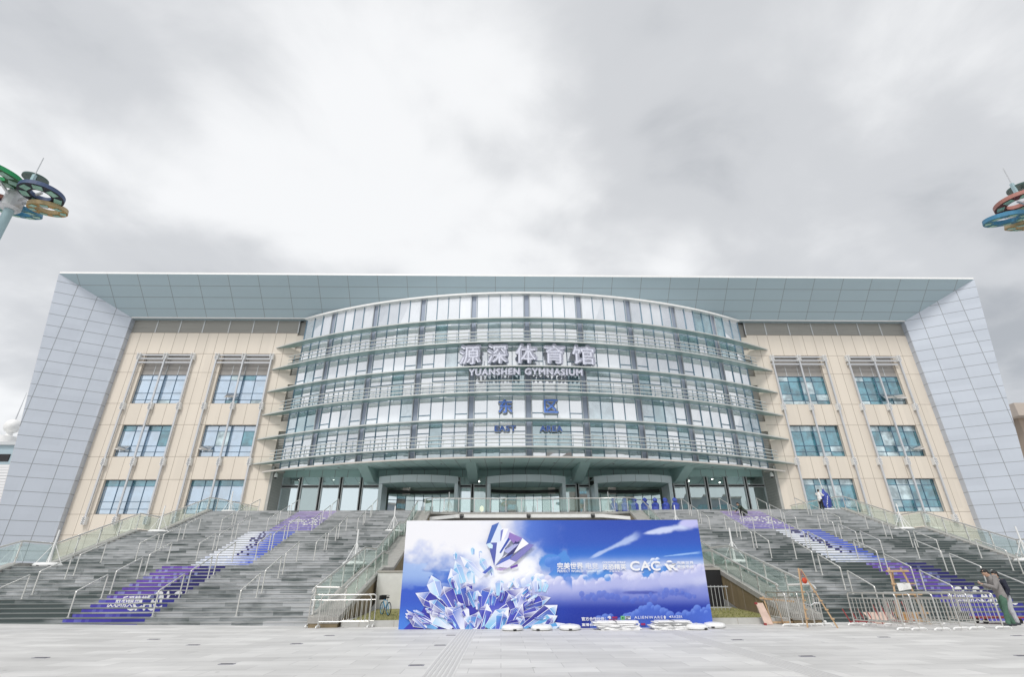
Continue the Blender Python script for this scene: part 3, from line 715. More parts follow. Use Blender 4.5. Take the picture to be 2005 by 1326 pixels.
# ================================================================ the two flights of stairs
FLANK = [(20.9, 0.32), (27.9, 2.10), (30.4, 2.15), (36.6, 4.15), (38.6, 4.32), (44.3, 6.72)]
def flank(y):
    for (a, za), (c, zc) in zip(FLANK[:-1], FLANK[1:]):
        if y <= c: return za + (zc - za) * (max(y, a) - a) / (c - a)
    return FLANK[-1][1]
RY = [21.8, 30.0, 38.2]; RISE = 0.1487; TRD = 6.1 / 15
def nose(y):
    if y <= 21.8: return 0.0
    for i, y0 in enumerate(RY):
        if y < y0: return 2.2305 * i
        if y <= y0 + 6.1: return 2.2305 * i + (y - y0) / 6.1 * 2.2305
    return 6.69
side_name = {-1: 'left', 1: 'right'}
for s in (-1, 1):
    st = thing('stone_staircase', 'broad grey stone staircase with a purple strip, %s' % ('on the bicycle side of the billboard' if s < 0 else 'behind the wooden easel and stacked barriers'), 'staircase', (s * 17.6, 21.8, 0), group='stone stairs flanking the billboard')
    xa, xb = sorted((s * 9.3, s * 26.0))
    for i, y0 in enumerate(RY):
        b = MB(); z0 = 2.2305 * i
        for k in range(15):
            y = y0 + k * TRD; z = z0 + (k + 1) * RISE; yb = y + TRD if k < 14 else y + TRD
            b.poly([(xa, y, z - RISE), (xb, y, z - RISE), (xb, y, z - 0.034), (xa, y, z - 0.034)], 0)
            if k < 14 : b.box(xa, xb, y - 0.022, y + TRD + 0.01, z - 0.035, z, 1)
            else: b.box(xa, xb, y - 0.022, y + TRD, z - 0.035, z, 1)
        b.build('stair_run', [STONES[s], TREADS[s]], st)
        b = MB(); yl = y0 + 6.1; ye = RY[i + 1] if i < 2 else 44.35
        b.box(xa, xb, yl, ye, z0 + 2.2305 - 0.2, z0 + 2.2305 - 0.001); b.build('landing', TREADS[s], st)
    # outer stringer with a sloping coping
    b = MB(); x0, x1 = sorted((s * 26.0, s * 26.55)); ys = [21.5, 21.8, 27.9, 30.0, 36.1, 38.2, 44.3]
    for p, q_ in zip(ys[:-1], ys[1:]):
        zp, zq = nose(p), nose(q_)
        b.hexa([(x0, p, 0), (x1, p, 0), (x1, q_, 0), (x0, q_, 0)], [(x0, p, zp + 0.16), (x1, p, zp + 0.16), (x1, q_, zq + 0.16), (x0, q_, zq + 0.16)])
    b.build('outer_stringer', GRANITE, st)
    # inner stringer: sloping stone band between two glass balustrades, brown clad below
    b = MB(); c = MB(); x0, x1 = sorted((s * 8.2, s * 9.3)); ys = [20.95, 21.8, 27.9, 30.4, 36.6, 38.6, 44.3]
    def zt(y): return flank(y)
    def zb(y): return max(0.0, flank(y) - 1.25) if y > 22.3 else 0.0
    for p, q_ in zip(ys[:-1], ys[1:]):
        b.hexa([(x0, p, zt(p) - 0.2), (x1, p, zt(p) - 0.2), (x1, q_, zt(q_) - 0.2), (x0, q_, zt(q_) - 0.2)], [(x0, p, zt(p)), (x1, p, zt(p)), (x1, q_, zt(q_)), (x0, q_, zt(q_))])
    ys2 = [20.97, 22.4, 24.7, 27.9, 30.4, 36.6, 38.6, 44.2]
    e = s * 0.03
    for p, q_ in zip(ys2[:-1], ys2[1:]):
        X0, X1 = sorted((s * 8.23, s * 9.25))
        c.hexa([(X0, p, zb(p)), (X1, p, zb(p)), (X1, q_, zb(q_)), (X0, q_, zb(q_))], [(X0, p, zt(p) - 0.201), (X1, p, zt(p) - 0.201), (X1, q_, zt(q_) - 0.201), (X0, q_, zt(q_) - 0.201)])
    for k in range(18):
        y = 22.6 + k * 1.15; c.box(s * 8.23 - 0.004, s * 8.23 + 0.004, y - 0.02, y + 0.02, zb(y) + 0.02, zt(y) - 0.21, 1)
    b.poly([(s * 9.29, y, flank(y) - 0.5) for y in (21.8, 27.9, 30.4, 36.6, 38.6, 44.3)] + [(s * 9.29, y, nose(y) + 0.01) for y in (44.3, 38.2, 36.1, 30.0, 27.9, 21.8)])
    b.build('inner_stringer', GRANITE, st); c.build('stringer_cladding', [BROWN, JOINT], st)
    b = MB(); xs_ = s * 9.27
    b.poly([(xs_, 23.9, 0), (xs_, 44.3, 0), (xs_, 44.3, 6.0), (xs_, 38.2, 3.7), (xs_, 36.1, 3.7), (xs_, 30, 1.4), (xs_, 27.9, 1.4), (xs_, 24.2, 0.05)])
    b.build('under_stair_wall', WALLW, st)

# steel handrails in four lines up each flight
rows = [('bottom run', [(22.5, 24.0), (24.45, 25.95), (26.4, 27.85)]), ('middle run', [(30.45, 31.95), (32.35, 33.9), (34.35, 35.9)]), ('top run', [(38.6, 40.1), (40.5, 42.0), (42.4, 43.95)])]
ordn = {0: 'inner', 1: 'second from inner', 2: 'third from inner', 3: 'outer'}
pos3 = ['lowest', 'middle', 'highest']
proto_rail = {}
def rail_mesh(dy, dz):
    r = 0.028; h = 0.92
    pts = [(0, 0, 0), (0, 0, h - 0.10), (0, 0.03, h - 0.03), (0, 0.10, h + 0.10 * dz / dy)]
    top = (0, dy - 0.06, h + (dy - 0.06) * dz / dy)
    return pts, top, r
for s in (-1, 1):
    for ci, X in enumerate((12.55, 15.72, 18.88, 22.1)):
        for ri, (rn, segs) in enumerate(rows):
            for k, (ya, yb) in enumerate(segs):
                za = math.ceil((nose(ya) - nose(RY[ri]) - 0.001) / RISE) * RISE + 2.2305 * ri
                zb_ = math.ceil((nose(yb) - nose(RY[ri]) - 0.001) / RISE) * RISE + 2.2305 * ri
                lab = 'steel handrail, %s line of the %s stairs, %s on the %s' % (ordn[ci], side_name[s], pos3[k], rn)
                if not proto_rail:
                    t = thing('stair_handrail', lab, 'handrail', (s * X, ya, za), group='steel handrails in lines up the stairs')
                    dy, dz = yb - ya, (zb_ - za)
                    h = 0.90
                    bar = MB(); bar.tube([(0, 0.0, h - 0.05), (0, 0.02, h - 0.005), (0, 0.07, h + 0.025), (0, dy - 0.02, h + dz - 0.005), (0, dy, h + dz - 0.03)], 0.03, 10)
                    bar.build('top_bar', STEEL, t, smooth='auto', local=True)
                    MB().tube([(0, 0, 0), (0, 0, h - 0.045)], 0.027, 10).lathe([(0.06, 0), (0.06, 0.012)], (0, 0, 0), 12).build('post', STEEL, t, smooth='auto', local=True)
                    MB().tube([(0, dy, dz), (0, dy, dz + h - 0.03)], 0.027, 10).lathe([(0.06, 0), (0.06, 0.012)], (0, dy, dz), 12).build('post', STEEL, t, smooth='auto', local=True)
                    proto_rail['o'] = t
                else:
                    dup(proto_rail['o'], loc=(s * X, ya, za), label=lab)

# printed vinyl strips stuck to the stair risers
def ink_build(b, cols, name, parent=None, m=INK):
    o = b.build(name, m, parent); a = o.data.color_attributes.new('ink', 'FLOAT_COLOR', 'CORNER')
    flat = []
    for p in o.data.polygons:
        c = cols[p.index]
        for li in range(p.loop_total):
            cc = c[li] if isinstance(c[0], (tuple, list)) else c
            flat += [cc[0], cc[1], cc[2], 1.0]
    a.data.foreach_set('color', flat); return o
def srgb(r, g, b):
    f = lambda c: (c / 12.92 if c <= 0.04045 else ((c + 0.055) / 1.055) ** 2.4)
    return (f(r / 255), f(g / 255), f(b / 255))
def lerp(a, b, t): t = max(0, min(1, t)); return tuple(x + (y - x) * t for x, y in zip(a, b))
_tc = {}
def text_geo(body, bold=0.0, shear=0.0, spacing=1.0):
    key = (body, bold, shear, spacing)
    if key in _tc: return _tc[key]
    c = bpy.data.curves.new('t', 'FONT'); c.body = body; c.offset = bold; c.shear = shear; c.space_character = spacing; c.resolution_u = 3
    o = bpy.data.objects.new('t', c); COL.objects.link(o)
    dg = bpy.context.evaluated_depsgraph_get(); dg.update()
    me = bpy.data.meshes.new_from_object(o.evaluated_get(dg))
    v = np.array([(p.co.x, p.co.y) for p in me.vertices]); f = [tuple(p.vertices) for p in me.polygons]
    bpy.data.objects.remove(o); bpy.data.curves.remove(c); bpy.data.meshes.remove(me)
    lo, hi = v.min(0), v.max(0); v = (v - lo) / (hi - lo)
    _tc[key] = (v, f, (hi - lo)); return _tc[key]
STROKE = [(0, 0), (1, 0), (-1, 0), (0, 1), (0, -1), (0.7, 0.7), (-0.7, 0.7), (0.7, -0.7), (-0.7, -0.7)]
def flat_text(b, body, x0, x1, z0, z1, y, bold=0.0, mi=0, shear=0.0, spacing=1.0, rot=0.0):
    v, f, _ = text_geo(body, 0.0, shear, spacing); e = bold * (z1 - z0) * 1.1
    cx, cz = (x0 + x1) / 2, (z0 + z1) / 2; ca, sa = math.cos(rot), math.sin(rot)
    for n_, (ox, oz) in enumerate(STROKE if bold > 0 else STROKE[:1]):
        P = []
        for p in v:
            dx, dz = (p[0] - 0.5) * (x1 - x0 - 2 * e) + ox * e, (p[1] - 0.5) * (z1 - z0 - 2 * e) + oz * e
            P.append((cx + dx * ca - dz * sa, y - n_ * 0.0002, cz + dx * sa + dz * ca))
        b.add_mesh(P, f, mi)
def solid_text(name, body, x0, x1, z0, z1, y, depth, mats, parent, bold=0.0, spacing=1.0, curve=None, shear=0.0):
    v, f, _ = text_geo(body, 0.0, shear, spacing); bm = bmesh.new(); e = bold * (z1 - z0) * 1.1
    for n_, (ox, oz) in enumerate(STROKE if bold > 0 else STROKE[:1]):
        vs = [bm.verts.new((x0 + e + ox * e + p[0] * (x1 - x0 - 2 * e), -n_ * 0.0015, z0 + e + oz * e + p[1] * (z1 - z0 - 2 * e))) for p in v]
        for q_ in f:
            try: bm.faces.new([vs[i] for i in q_])
            except ValueError: pass
        front = list(bm.faces); ex = bmesh.ops.extrude_face_region(bm, geom=front)
    for e in ex['geom']:
        if isinstance(e, bmesh.types.BMVert): e.co.y += depth
    bm.normal_update(); me = bpy.data.meshes.new(name); 
    for vv in bm.verts:
        yy = y if curve is None else curve(vv.co.x)
        vv.co.y += yy
        vv.co -= wloc(parent)
    bm.to_mesh(me); bm.free()
    for m in mats: me.materials.append(m)
    mi = [0 if abs(p.normal.y) > 0.9 else 1 for p in me.polygons]; me.polygons.foreach_set('material_index', mi)
    o = bpy.data.objects.new(name, me); COL.objects.link(o); o.parent = parent; return o

def slab_text(body, x0, x1, z0, z1, run, bold=0.02):
    """lettering cut across the risers it is stuck on"""
    v, f, _ = text_geo(body, 0.0); out = MB(); e = bold * (z1 - z0); y0 = RY[run]; zb0 = 2.2305 * run
    for k in range(15):
        za = zb0 + k * RISE; ze = za + RISE - 0.039
        if ze < z0 - e or za > z1 + e: continue
        for n_, (ox, oz) in enumerate(STROKE[:5]):
            bm = bmesh.new(); vs = [bm.verts.new((x0 + ox * e + p[0] * (x1 - x0), 0, z0 + oz * e + p[1] * (z1 - z0))) for p in v]
            for q_ in f:
                try: bm.faces.new([vs[i] for i in q_])
                except ValueError: pass
            for co, no in (((0, 0, za), (0, 0, -1)), ((0, 0, ze), (0, 0, 1))):
                bmesh.ops.bisect_plane(bm, geom=list(bm.verts) + list(bm.edges) + list(bm.faces), plane_co=co, plane_no=no, clear_outer=True)
            bm.verts.index_update()
            out.add_mesh([(p.co.x, y0 + k * TRD - 0.0085 - n_ * 0.0004, p.co.z) for p in bm.verts], [[q.index for q in fa.verts] for fa in bm.faces]); bm.free()
    return out
DESC = {0: ('dark violet vinyl strip with white lettering on the lowest stair risers', 1), 1: ('pale blue and white vinyl strip on the middle stair risers', 2), 2: ('light violet vinyl strip with white lettering on the top stair risers', 3)}
for s in (-1, 1):
    for run in range(3):
        x0, x1 = (15.78, 18.82); xa, xb = sorted((s * x0, s * x1))
        if run == 2 and s > 0: xa -= 0.3
        rr = random.Random(50 + run + (s > 0) * 7)
        b = MB(); cols = []; NX = 22
        zb0 = 2.2305 * run
        for k in range(15):
            y = RY[run] + k * TRD - 0.006; za = zb0 + k * RISE + 0.002; ze = zb0 + (k + 1) * RISE - 0.037
            if run == 2 and s > 0 and k == 14: continue
            for i in range(NX):
                u0, u1 = i / NX, (i + 1) / NX
                b.poly([(xa + (xb - xa) * u0, y, za), (xa + (xb - xa) * u1, y, za), (xa + (xb - xa) * u1, y, ze), (xa + (xb - xa) * u0, y, ze)])
                u = (i + 0.5) / NX; h = k / 14
                if run == 0:
                    c = lerp(srgb(82, 68, 164), srgb(122, 90, 186), h) if u < 0.6 else srgb(48, 46, 112)
                    if rr.random() < 0.30 and u < 0.8: c = lerp(c, srgb(170, 180, 232), rr.uniform(0.2, 0.6))
                    if k < 6: c = lerp(c, srgb(72, 74, 178), 0.6)
                elif run == 1:
                    d = u - 0.30 * (1 - h) - 0.36
                    c = lerp(srgb(240, 244, 253), srgb(84, 108, 216), (d + 0.15) * 2.4)
                    if h > 0.25 and abs(d) < 0.14 and rr.random() < 0.42: c = srgb(48, 46, 120)
                    if k < 4: c = lerp(c, srgb(200, 212, 245), 0.6 * rr.random())
                else:
                    c = lerp(srgb(116, 104, 196), srgb(172, 150, 206), h)
                    if rr.random() < 0.25: c = lerp(c, srgb(190, 180, 225), 0.5)
                cols.append(c)
        t = thing('stair_banner', DESC[run][0] + (' of the left stairs' if s < 0 else ' of the right stairs'), 'stair banner', ((xa + xb) / 2, RY[run], zb0), group='printed vinyl strips on the stairs')
        for k in range(len(cols) // NX):
            bb_ = MB()
            for fq in b.f[k * NX:(k + 1) * NX]: bb_.poly([b.v[i] for i in fq])
            ink_build(bb_, cols[k * NX:(k + 1) * NX], 'riser_sticker', t)
        w = xb - xa
        if run == 0:
            slab_text('反恐精英', xa + 0.22 * w, xa + 0.55 * w, 0.60, 0.98, 0).build('lettering', INKT, t)
            slab_text('CAC', xa + 0.55 * w, xa + 0.93 * w, 0.50, 1.14, 0, 0.03).build('lettering', INKT, t)
        elif run == 2:
            slab_text('反恐精英', xa + 0.15 * w, xa + 0.52 * w, zb0 + 0.98, zb0 + 1.38, 2).build('lettering', INKT, t)
            slab_text('CAC', xa + 0.56 * w, xa + 0.95 * w, zb0 + 0.80, zb0 + 1.45, 2, 0.03).build('lettering', INKT, t)
        else:
            pass

# ================================================================ glass balustrades
def balustrade(label, path, h=1.05, glass_bottom=0.08, rails=True, posts_every=1.7, extra=None):
    """path: list of 3-D floor points"""
    t = thing('glass_balustrade', label, 'balustrade', path[0], group='green glass balustrades with steel rails')
    up = Vector((0, 0, h)); pts = [Vector(p) for p in path]
    r = MB(); r.tube([p + up for p in pts], 0.045, 10)
    if extra: r.tube([Vector(p) for p in extra], 0.035, 10)
    r.build('top_rail', STEEL, t, smooth='auto')
    for p, q_ in zip(pts[:-1], pts[1:]):
        d = q_ - p; L_ = d.length
        if L_ < 0.2: continue
        n = max(1, round(L_ / posts_every))
        side = Vector((-d.y, d.x, 0)).normalized() * 0.03
        for k in range(n):
            a, c = p + d * (k / n), p + d * ((k + 1) / n); e = d.normalized() * 0.06
            b = MB(); a2, c2 = a + e, c - e
            lo = Vector((0, 0, glass_bottom)); hi = Vector((0, 0, h - 0.09)); th = side * 0.25
            b.hexa([a2 - th + lo, a2 + th + lo, c2 + th + lo, c2 - th + lo], [a2 - th + hi, a2 + th + hi, c2 + th + hi, c2 - th + hi])
            b.build('glass_panel', BALGL, t)
            pb = MB(); pb.bar(a, a + Vector((0, 0, h - 0.03)), 0.05, 0.05, up=(d.x, d.y, 0))
            for z in (0.25, h - 0.2): pb.box(a.x - 0.03, a.x + 0.03, a.y - 0.09, a.y + 0.09, a.z + z - 0.02, a.z + z + 0.02)
            pb.build('post', STEEL, t)
    return t
def line_pts(x, ys, dz=0.16): return [(x, y, max(0.25 if y < 21.9 else 0, nose(y)) + dz) for y in ys]
for s in (-1, 1):
    ys = [21.7, 27.9, 30.0, 36.1, 38.2, 44.0]
    balustrade('green glass balustrade up the outer edge of the %s stairs' % side_name[s], line_pts(s * 26.28, [21.6] + ys[1:]) + [(s * 26.28, 45.4, 6.85), (s * 24.7, 49.6, 6.69)], h=1.0)
    x = s * 9.22; x2 = s * 8.3; fp = lambda X, yy: [(X, y, flank(y) + 0.01) for y in yy]
    p = fp(x, (21.15, 27.9, 30.4, 36.6, 38.6, 43.9)); zz_ = p[0][2] + 0.92
    balustrade('green glass balustrade between the %s stairs and their sloping stone band' % side_name[s], p, h=0.92, extra=[(x, 21.2, zz_), (x, 20.95, zz_ - 0.04), (x, 20.82, zz_ - 0.16)])
    balustrade('low green glass balustrade on the billboard side of the %s stairs' % side_name[s], fp(x2, (21.9, 27.9, 29.3)), h=0.72, extra=[(x2, 21.85, flank(21.9) + 0.72), (x2, 21.75, flank(21.9) + 0.66)])
    MB().tube([(x, 21.15, zz_ - 0.01), (s * 8.35, 21.15, zz_ - 0.03)], 0.04, 10).build('cross_rail', STEEL, bpy.data.objects[sorted(o.name for o in bpy.data.objects if o.name.startswith('glass_balustrade'))[-2]])
b = [(-8.55, 43.2, 6.42), (-8.1, 44.2, 6.62), (-7.2, 45.0, 6.72), (-6.0, 45.25, 6.72), (-2, 45.25, 6.72), (2, 45.25, 6.72), (6.0, 45.25, 6.72), (7.2, 45.0, 6.72), (8.1, 44.2, 6.62), (8.55, 43.2, 6.42)]
balustrade('long curved glass balustrade on the terrace directly above the billboard', b, h=1.08, posts_every=1.33)
FL = mat('floodlight_black', (0.02, 0.02, 0.02), 0.4)
for i, x in enumerate((-5.7, -0.1, 5.3)):
    t = thing('floodlight', 'small black floodlight %s under the white terrace beam' % ('on the left end', 'at the middle', 'on the right end')[i], 'floodlight', (x, 45.1, 6.35), group='floodlights under the terrace edge')
    MB().box(x - 0.13, x + 0.12, 44.96, 45.18, 6.18, 6.38).build('lamp_head', FL, t)
    MB().bar((x - 0.15, 45.07, 6.26), (x - 0.15, 45.07, 6.5), 0.02, 0.04).bar((x + 0.15, 45.07, 6.26), (x + 0.15, 45.07, 6.5), 0.02, 0.04).box(x - 0.15, x + 0.15, 45.04, 45.20, 6.48, 6.505).build('bracket', FL, t)

# ================================================================ signs on the bay
rs = 51.3
def bayY(R): return lambda x: CY - math.sqrt(R * R - x * x)
t = thing('name_sign', 'large silver Chinese character sign standing across the bay', 'sign', (0, 43.1, 19.05))
for ch, x0, x1 in zip('源深体育馆', (-6.33, -3.76, -1.16, 1.47, 4.05), (-4.27, -1.76, 0.92, 3.52, 6.30)):
    solid_text('character', ch, x0, x1, 19.28, 21.34, 0, 0.28, [SIGNW, SIGNS], t, bold=0.055, curve=bayY(rs))
b = MB()
for k in range(-6, 7):
    p = arc(k * 1.0 / rs, rs - 0.12, 0); b.tube([(p.x, p.y, 19.03), (p.x, p.y, 19.6)], 0.03, 6)
b.build('stand', SIGNS, t)
t = thing('english_sign', 'silver English letter sign YUANSHEN GYMNASIUM below the large characters', 'sign', (0, 43.0, 18.2))
for wd, xa_, xb_ in (('YUANSHEN', -5.38, -0.72), ('GYMNASIUM', -0.34, 4.97)): solid_text('letters', wd, xa_, xb_, 18.13, 18.83, 0, 0.2, [SIGNW, SIGNS], t, bold=0.085, spacing=1.16, curve=bayY(51.42))
b = MB(); 
for k in range(-5, 5):
    p = arc((k + 0.4) / rs, 51.0, 0); b.bar((p.x, p.y - 0.2, 18.45), (p.x, p.y + 0.6, 18.45), 0.03, 0.03)
b.build('stand', SIGNS, t)
t = thing('area_sign', 'blue Chinese character sign for the east area on the bay glass', 'sign', (0, 43.7, 14.8))
for ch, x0, x1 in (('东', -2.67, -1.44), ('区', 1.36, 2.63)):
    solid_text('character', ch, x0, x1, 14.84, 16.08, 0, 0.12, [SIGNB, RIMW], t, bold=0.02, curve=bayY(50.75))
    solid_text('outline', ch, x0 - 0.07, x1 + 0.07, 14.77, 16.15, 0, 0.05, [RIMW, SIGNS], t, bold=0.065, curve=bayY(50.62))
t = thing('area_letters_sign', 'small blue letter sign EAST AREA low on the bay', 'sign', (0, 43.7, 13.2))
for wd, x0, x1 in (('EAST', -3.0, -1.14), ('AREA', 0.95, 2.92)):
    solid_text('letters', wd, x0, x1, 13.18, 13.68, 0, 0.08, [SIGNB, RIMW], t, bold=0.03, spacing=1.15, curve=bayY(50.75))
    solid_text('outline', wd, x0 - 0.03, x1 + 0.03, 13.13, 13.73, 0, 0.04, [RIMW, RIMW], t, bold=0.10, spacing=1.15, curve=bayY(50.64))

# ================================================================ billboard
BX0, BX1, BYf, BH = -5.88, 4.9, 20.0, 3.50
bb = thing('billboard', 'long blue and white event billboard printed with crystals and clouds', 'billboard', ((BX0 + BX1) / 2, BYf, 0))
MB().box(BX0, BX1, BYf, BYf + 0.12, 0, BH).build('board', WHITE, bb)
b = MB()
for x in np.linspace(BX0 + 0.6, BX1 - 0.6, 7):
    b.bar((x, BYf + 0.13, 2.6), (x, BYf + 0.95, 0.03), 0.05, 0.05); b.bar((x, BYf + 0.13, 0.03), (x, BYf + 1.0, 0.03), 0.05, 0.05); b.bar((x, BYf + 0.15, 0.0), (x, BYf + 0.15, 3.4), 0.05, 0.05)
b.build('back_strut', SILVER, bb)
rng = np.random.default_rng(4)
def vnoise(u, v, seed):
    r = np.random.default_rng(seed); G = r.random((64, 64))
    iu, iv = np.floor(u).astype(int), np.floor(v).astype(int); fu, fv = u - iu, v - iv
    fu = fu * fu * (3 - 2 * fu); fv = fv * fv * (3 - 2 * fv)
    g_ = lambda a, c: G[a % 64, c % 64]
    return (g_(iu, iv) * (1 - fu) + g_(iu + 1, iv) * fu) * (1 - fv) + (g_(iu, iv + 1) * (1 - fu) + g_(iu + 1, iv + 1) * fu) * fv
def fbm(u, v, seed, o=5):
    a, t, n = 1.0, 0.0, 0.0
    for k in range(o): t = t + a * vnoise(u * 2 ** k + 3.1 * k, v * 2 ** k + 1.7 * k, seed + k); n += a; a *= 0.55
    return t / n
NU, NV = 560, 182
U, V = np.meshgrid(np.linspace(0, 1, NU), np.linspace(0, 1, NV))
A_ = 3.08                                    # aspect
S = lambda *c: np.array(srgb(*c))
def sstep(a, c, x): t = np.clip((x - a) / (c - a), 0, 1); return t * t * (3 - 2 * t)
def mixc(C, col, w): return C * (1 - w[..., None]) + S(*col) * w[..., None]
C = np.zeros((NV, NU, 3)) + S(72, 106, 190)
C = mixc(C, (62, 122, 204), sstep(0.80, 0.62, V) * sstep(0.50, 0.62, V))
C = mixc(C, (64, 92, 178), sstep(0.72, 1.0, V) * sstep(0.45, 0.75, U))
C = mixc(C, (118, 150, 222), sstep(0.55, 0.30, U) * sstep(0.5, 0.8, V))
lo = sstep(0.56, 0.40, V)
C = mixc(C, (62, 94, 186), lo * sstep(0.3, 0.5, U))
C = mixc(C, (50, 72, 166), sstep(0.36, 0.16, V) * sstep(0.35, 0.6, U))
n1 = fbm(U * A_ * 3, V * 3.4, 10); n2 = fbm(U * A_ * 6, V * 7, 30); n3 = fbm(U * A_ * 2.2, V * 6, 50)
# left: great white cloud at the top, blue lower
lw = sstep(0.50, 0.26, U + (n1 - 0.5) * 0.25)
C = mixc(C, (96, 136, 208), lw * sstep(0.75, 0.45, V))
C = mixc(C, (70, 102, 196), lw * sstep(0.62, 0.30, V + (n1 - .5) * 0.3) * 0.9)
C = mixc(C, (92, 142, 220), lw * sstep(0.26, 0.0, V))
C = mixc(C, (236, 236, 241), lw * sstep(0.56, 0.76, V + (n1 - 0.5) * 0.42))
C = mixc(C, (172, 194, 232), lw * sstep(0.58, 0.64, n3) * sstep(0.30, 0.5, V) * sstep(0.72, 0.55, V) * 0.8)
# white glow behind the crystals
d = np.sqrt(((U - 0.33) * A_ / 0.62) ** 2 + ((V - 0.50) / 0.30) ** 2)
C = mixc(C, (243, 244, 250), sstep(1.15, 0.25, d + (n2 - 0.5) * 0.9))
# horizon glow and the bank of cloud on the right
hz = np.exp(-((V - 0.55 - 0.02 * (n1 - .5)) / 0.065) ** 2) * sstep(0.46, 0.60, U)
C = mixc(C, (206, 216, 240), hz * 0.9)
top = 0.50 + 0.10 * (fbm(U * A_ * 2.6, V * 0, 70) - 0.5) + 0.06 * (n2 - 0.5) + 0.05 * sstep(0.85, 1.0, U)
bank = sstep(0.0, 0.018, top - V) * sstep(0.40, 0.47, U + 0.1 * (n1 - 0.5))
C = mixc(C, (214, 216, 238), bank * sstep(0.24, 0.46, V + (n1 - .5) * 0.14))
C = mixc(C, (150, 158, 214), bank * sstep(0.40, 0.30, V + (n2 - .5) * 0.16) * sstep(0.16, 0.3, V) * 0.75)
C = mixc(C, (104, 120, 200), bank * sstep(0.50, 0.62, n2) * sstep(0.25, 0.4, V) * 0.55)
for (pu, pv, ru, rv) in ((0.535, 0.47, 0.05, 0.09), (0.665, 0.455, 0.045, 0.06), (0.845, 0.50, 0.05, 0.05), (0.50, 0.56, 0.05, 0.12), (0.815, 0.455, 0.03, 0.05)):   # blue cumulus shapes
    d = np.sqrt(((U - pu) / ru) ** 2 + ((V - pv) / rv) ** 2) + (n2 - 0.5) * 1.3
    C = mixc(C, (98, 150, 216), sstep(1.05, 0.92, d) * sstep(-0.6, 0.6, (V - pv) / rv + 0.3))
d = np.sqrt(((U - 0.78) / 0.10) ** 2 + ((V - 0.31) / 0.025) ** 2) + (n2 - 0.5) * 1.4
C = mixc(C, (72, 88, 172), sstep(1.0, 0.5, d) * 0.9)
def cumulus(pts, r0, r1, top, body, depth, seed, k=1.0):
    """heaped cloud: many overlapping puffs along a ridge, bright rims over a bluer body"""
    global C
    rr = random.Random(seed); m = np.zeros((NV, NU)); rim = np.zeros((NV, NU))
    for (a, b_), (c, d_) in zip(pts[:-1], pts[1:]):
        n = max(2, int(abs(c - a) / 0.010))
        for i in range(n):
            f = i / n; cu, cv = a + (c - a) * f + rr.uniform(-.006, .006), b_ + (d_ - b_) * f - rr.uniform(0, 0.05); r = rr.uniform(r0, r1)
            q_ = np.sqrt(((U - cu) * A_) ** 2 + (V - cv) ** 2) / r + (n2 - 0.5) * 0.35
            ins = sstep(1.0, 0.94, q_); m = np.maximum(m, ins); lightp = ins * np.clip(((V - cv) / r + 0.2 - (U - cu) * A_ / r * 0.4), 0, 1); rim = np.maximum(rim * (1 - ins * 0.55), lightp)
        lo_ = b_ + (d_ - b_) * np.clip((U - a) / (c - a + 1e-6), 0, 1)
        m = np.maximum(m, ((U >= a) & (U <= c)) * sstep(0.0, 0.01, lo_ - 0.02 - V) * sstep(depth, depth * 0.4, lo_ - V))
    C = mixc(C, body, m * k); C = mixc(C, top, m * rim * k)
cumulus([(0.40, 0.385), (0.46, 0.42), (0.52, 0.44), (0.60, 0.435), (0.70, 0.455), (0.80, 0.46), (0.90, 0.50), (1.02, 0.56)], 0.02, 0.05, (222, 222, 242), (186, 190, 228), 0.17, 3, 0.85)
cumulus([(0.40, 0.44), (0.425, 0.47), (0.455, 0.455), (0.475, 0.40)], 0.025, 0.06, (244, 244, 250), (196, 208, 238), 0.12, 5)
cumulus([(0.485, 0.60), (0.505, 0.64), (0.52, 0.60), (0.535, 0.52), (0.555, 0.47)], 0.03, 0.06, (120, 160, 224), (92, 136, 212), 0.16, 7, 0.8)
cumulus([(0.60, 0.47), (0.635, 0.50), (0.66, 0.51), (0.685, 0.47)], 0.02, 0.045, (210, 224, 244), (100, 150, 218), 0.08, 9, 0.85)
cumulus([(0.82, 0.58), (0.835, 0.62), (0.85, 0.60), (0.86, 0.56)], 0.02, 0.04, (236, 240, 250), (120, 160, 222), 0.08, 11, 0.9)
cumulus([(0.62, 0.055), (0.66, 0.10), (0.70, 0.09), (0.74, 0.13), (0.78, 0.17), (0.805, 0.20), (0.83, 0.165), (0.87, 0.12), (0.90, 0.11), (0.94, 0.15), (1.02, 0.19)], 0.02, 0.05, (122, 150, 222), (92, 122, 206), 0.5, 13, 0.9)
cumulus([(0.58, 0.30), (0.66, 0.31), (0.74, 0.27), (0.80, 0.29), (0.88, 0.33), (0.96, 0.31)], 0.015, 0.035, (120, 142, 214), (84, 108, 194), 0.06, 15, 0.55)
# wisps and the small cloud at the top right
def wisp(x0, y0, x1, y1, w, col, k):
    global C
    dx, dy = (x1 - x0) * A_, y1 - y0; L_ = math.hypot(dx, dy); px, py = (U - x0) * A_, V - y0
    tt = (px * dx + py * dy) / L_ ** 2; dd = np.abs(px * dy - py * dx) / L_
    C = mixc(C, col, sstep(1.0, 0.2, dd / (w * (0.3 + tt)) + (n2 - .5) * 1.2) * sstep(0, 0.15, tt) * sstep(1.05, 0.8, tt) * k)
wisp(0.61, 0.615, 0.80, 0.865, 0.040, (196, 210, 240), 0.75)
wisp(0.80, 0.86, 0.98, 0.95, 0.055, (206, 214, 240), 0.95)
wisp(0.93, 0.96, 1.03, 0.99, 0.09, (196, 196, 236), 0.95)
wisp(0.86, 0.64, 1.0, 0.68, 0.012, (170, 200, 240), 0.8)
C = np.clip(C, 0, 1); C = C ** (1.0 + 0.20 * (1 - C))
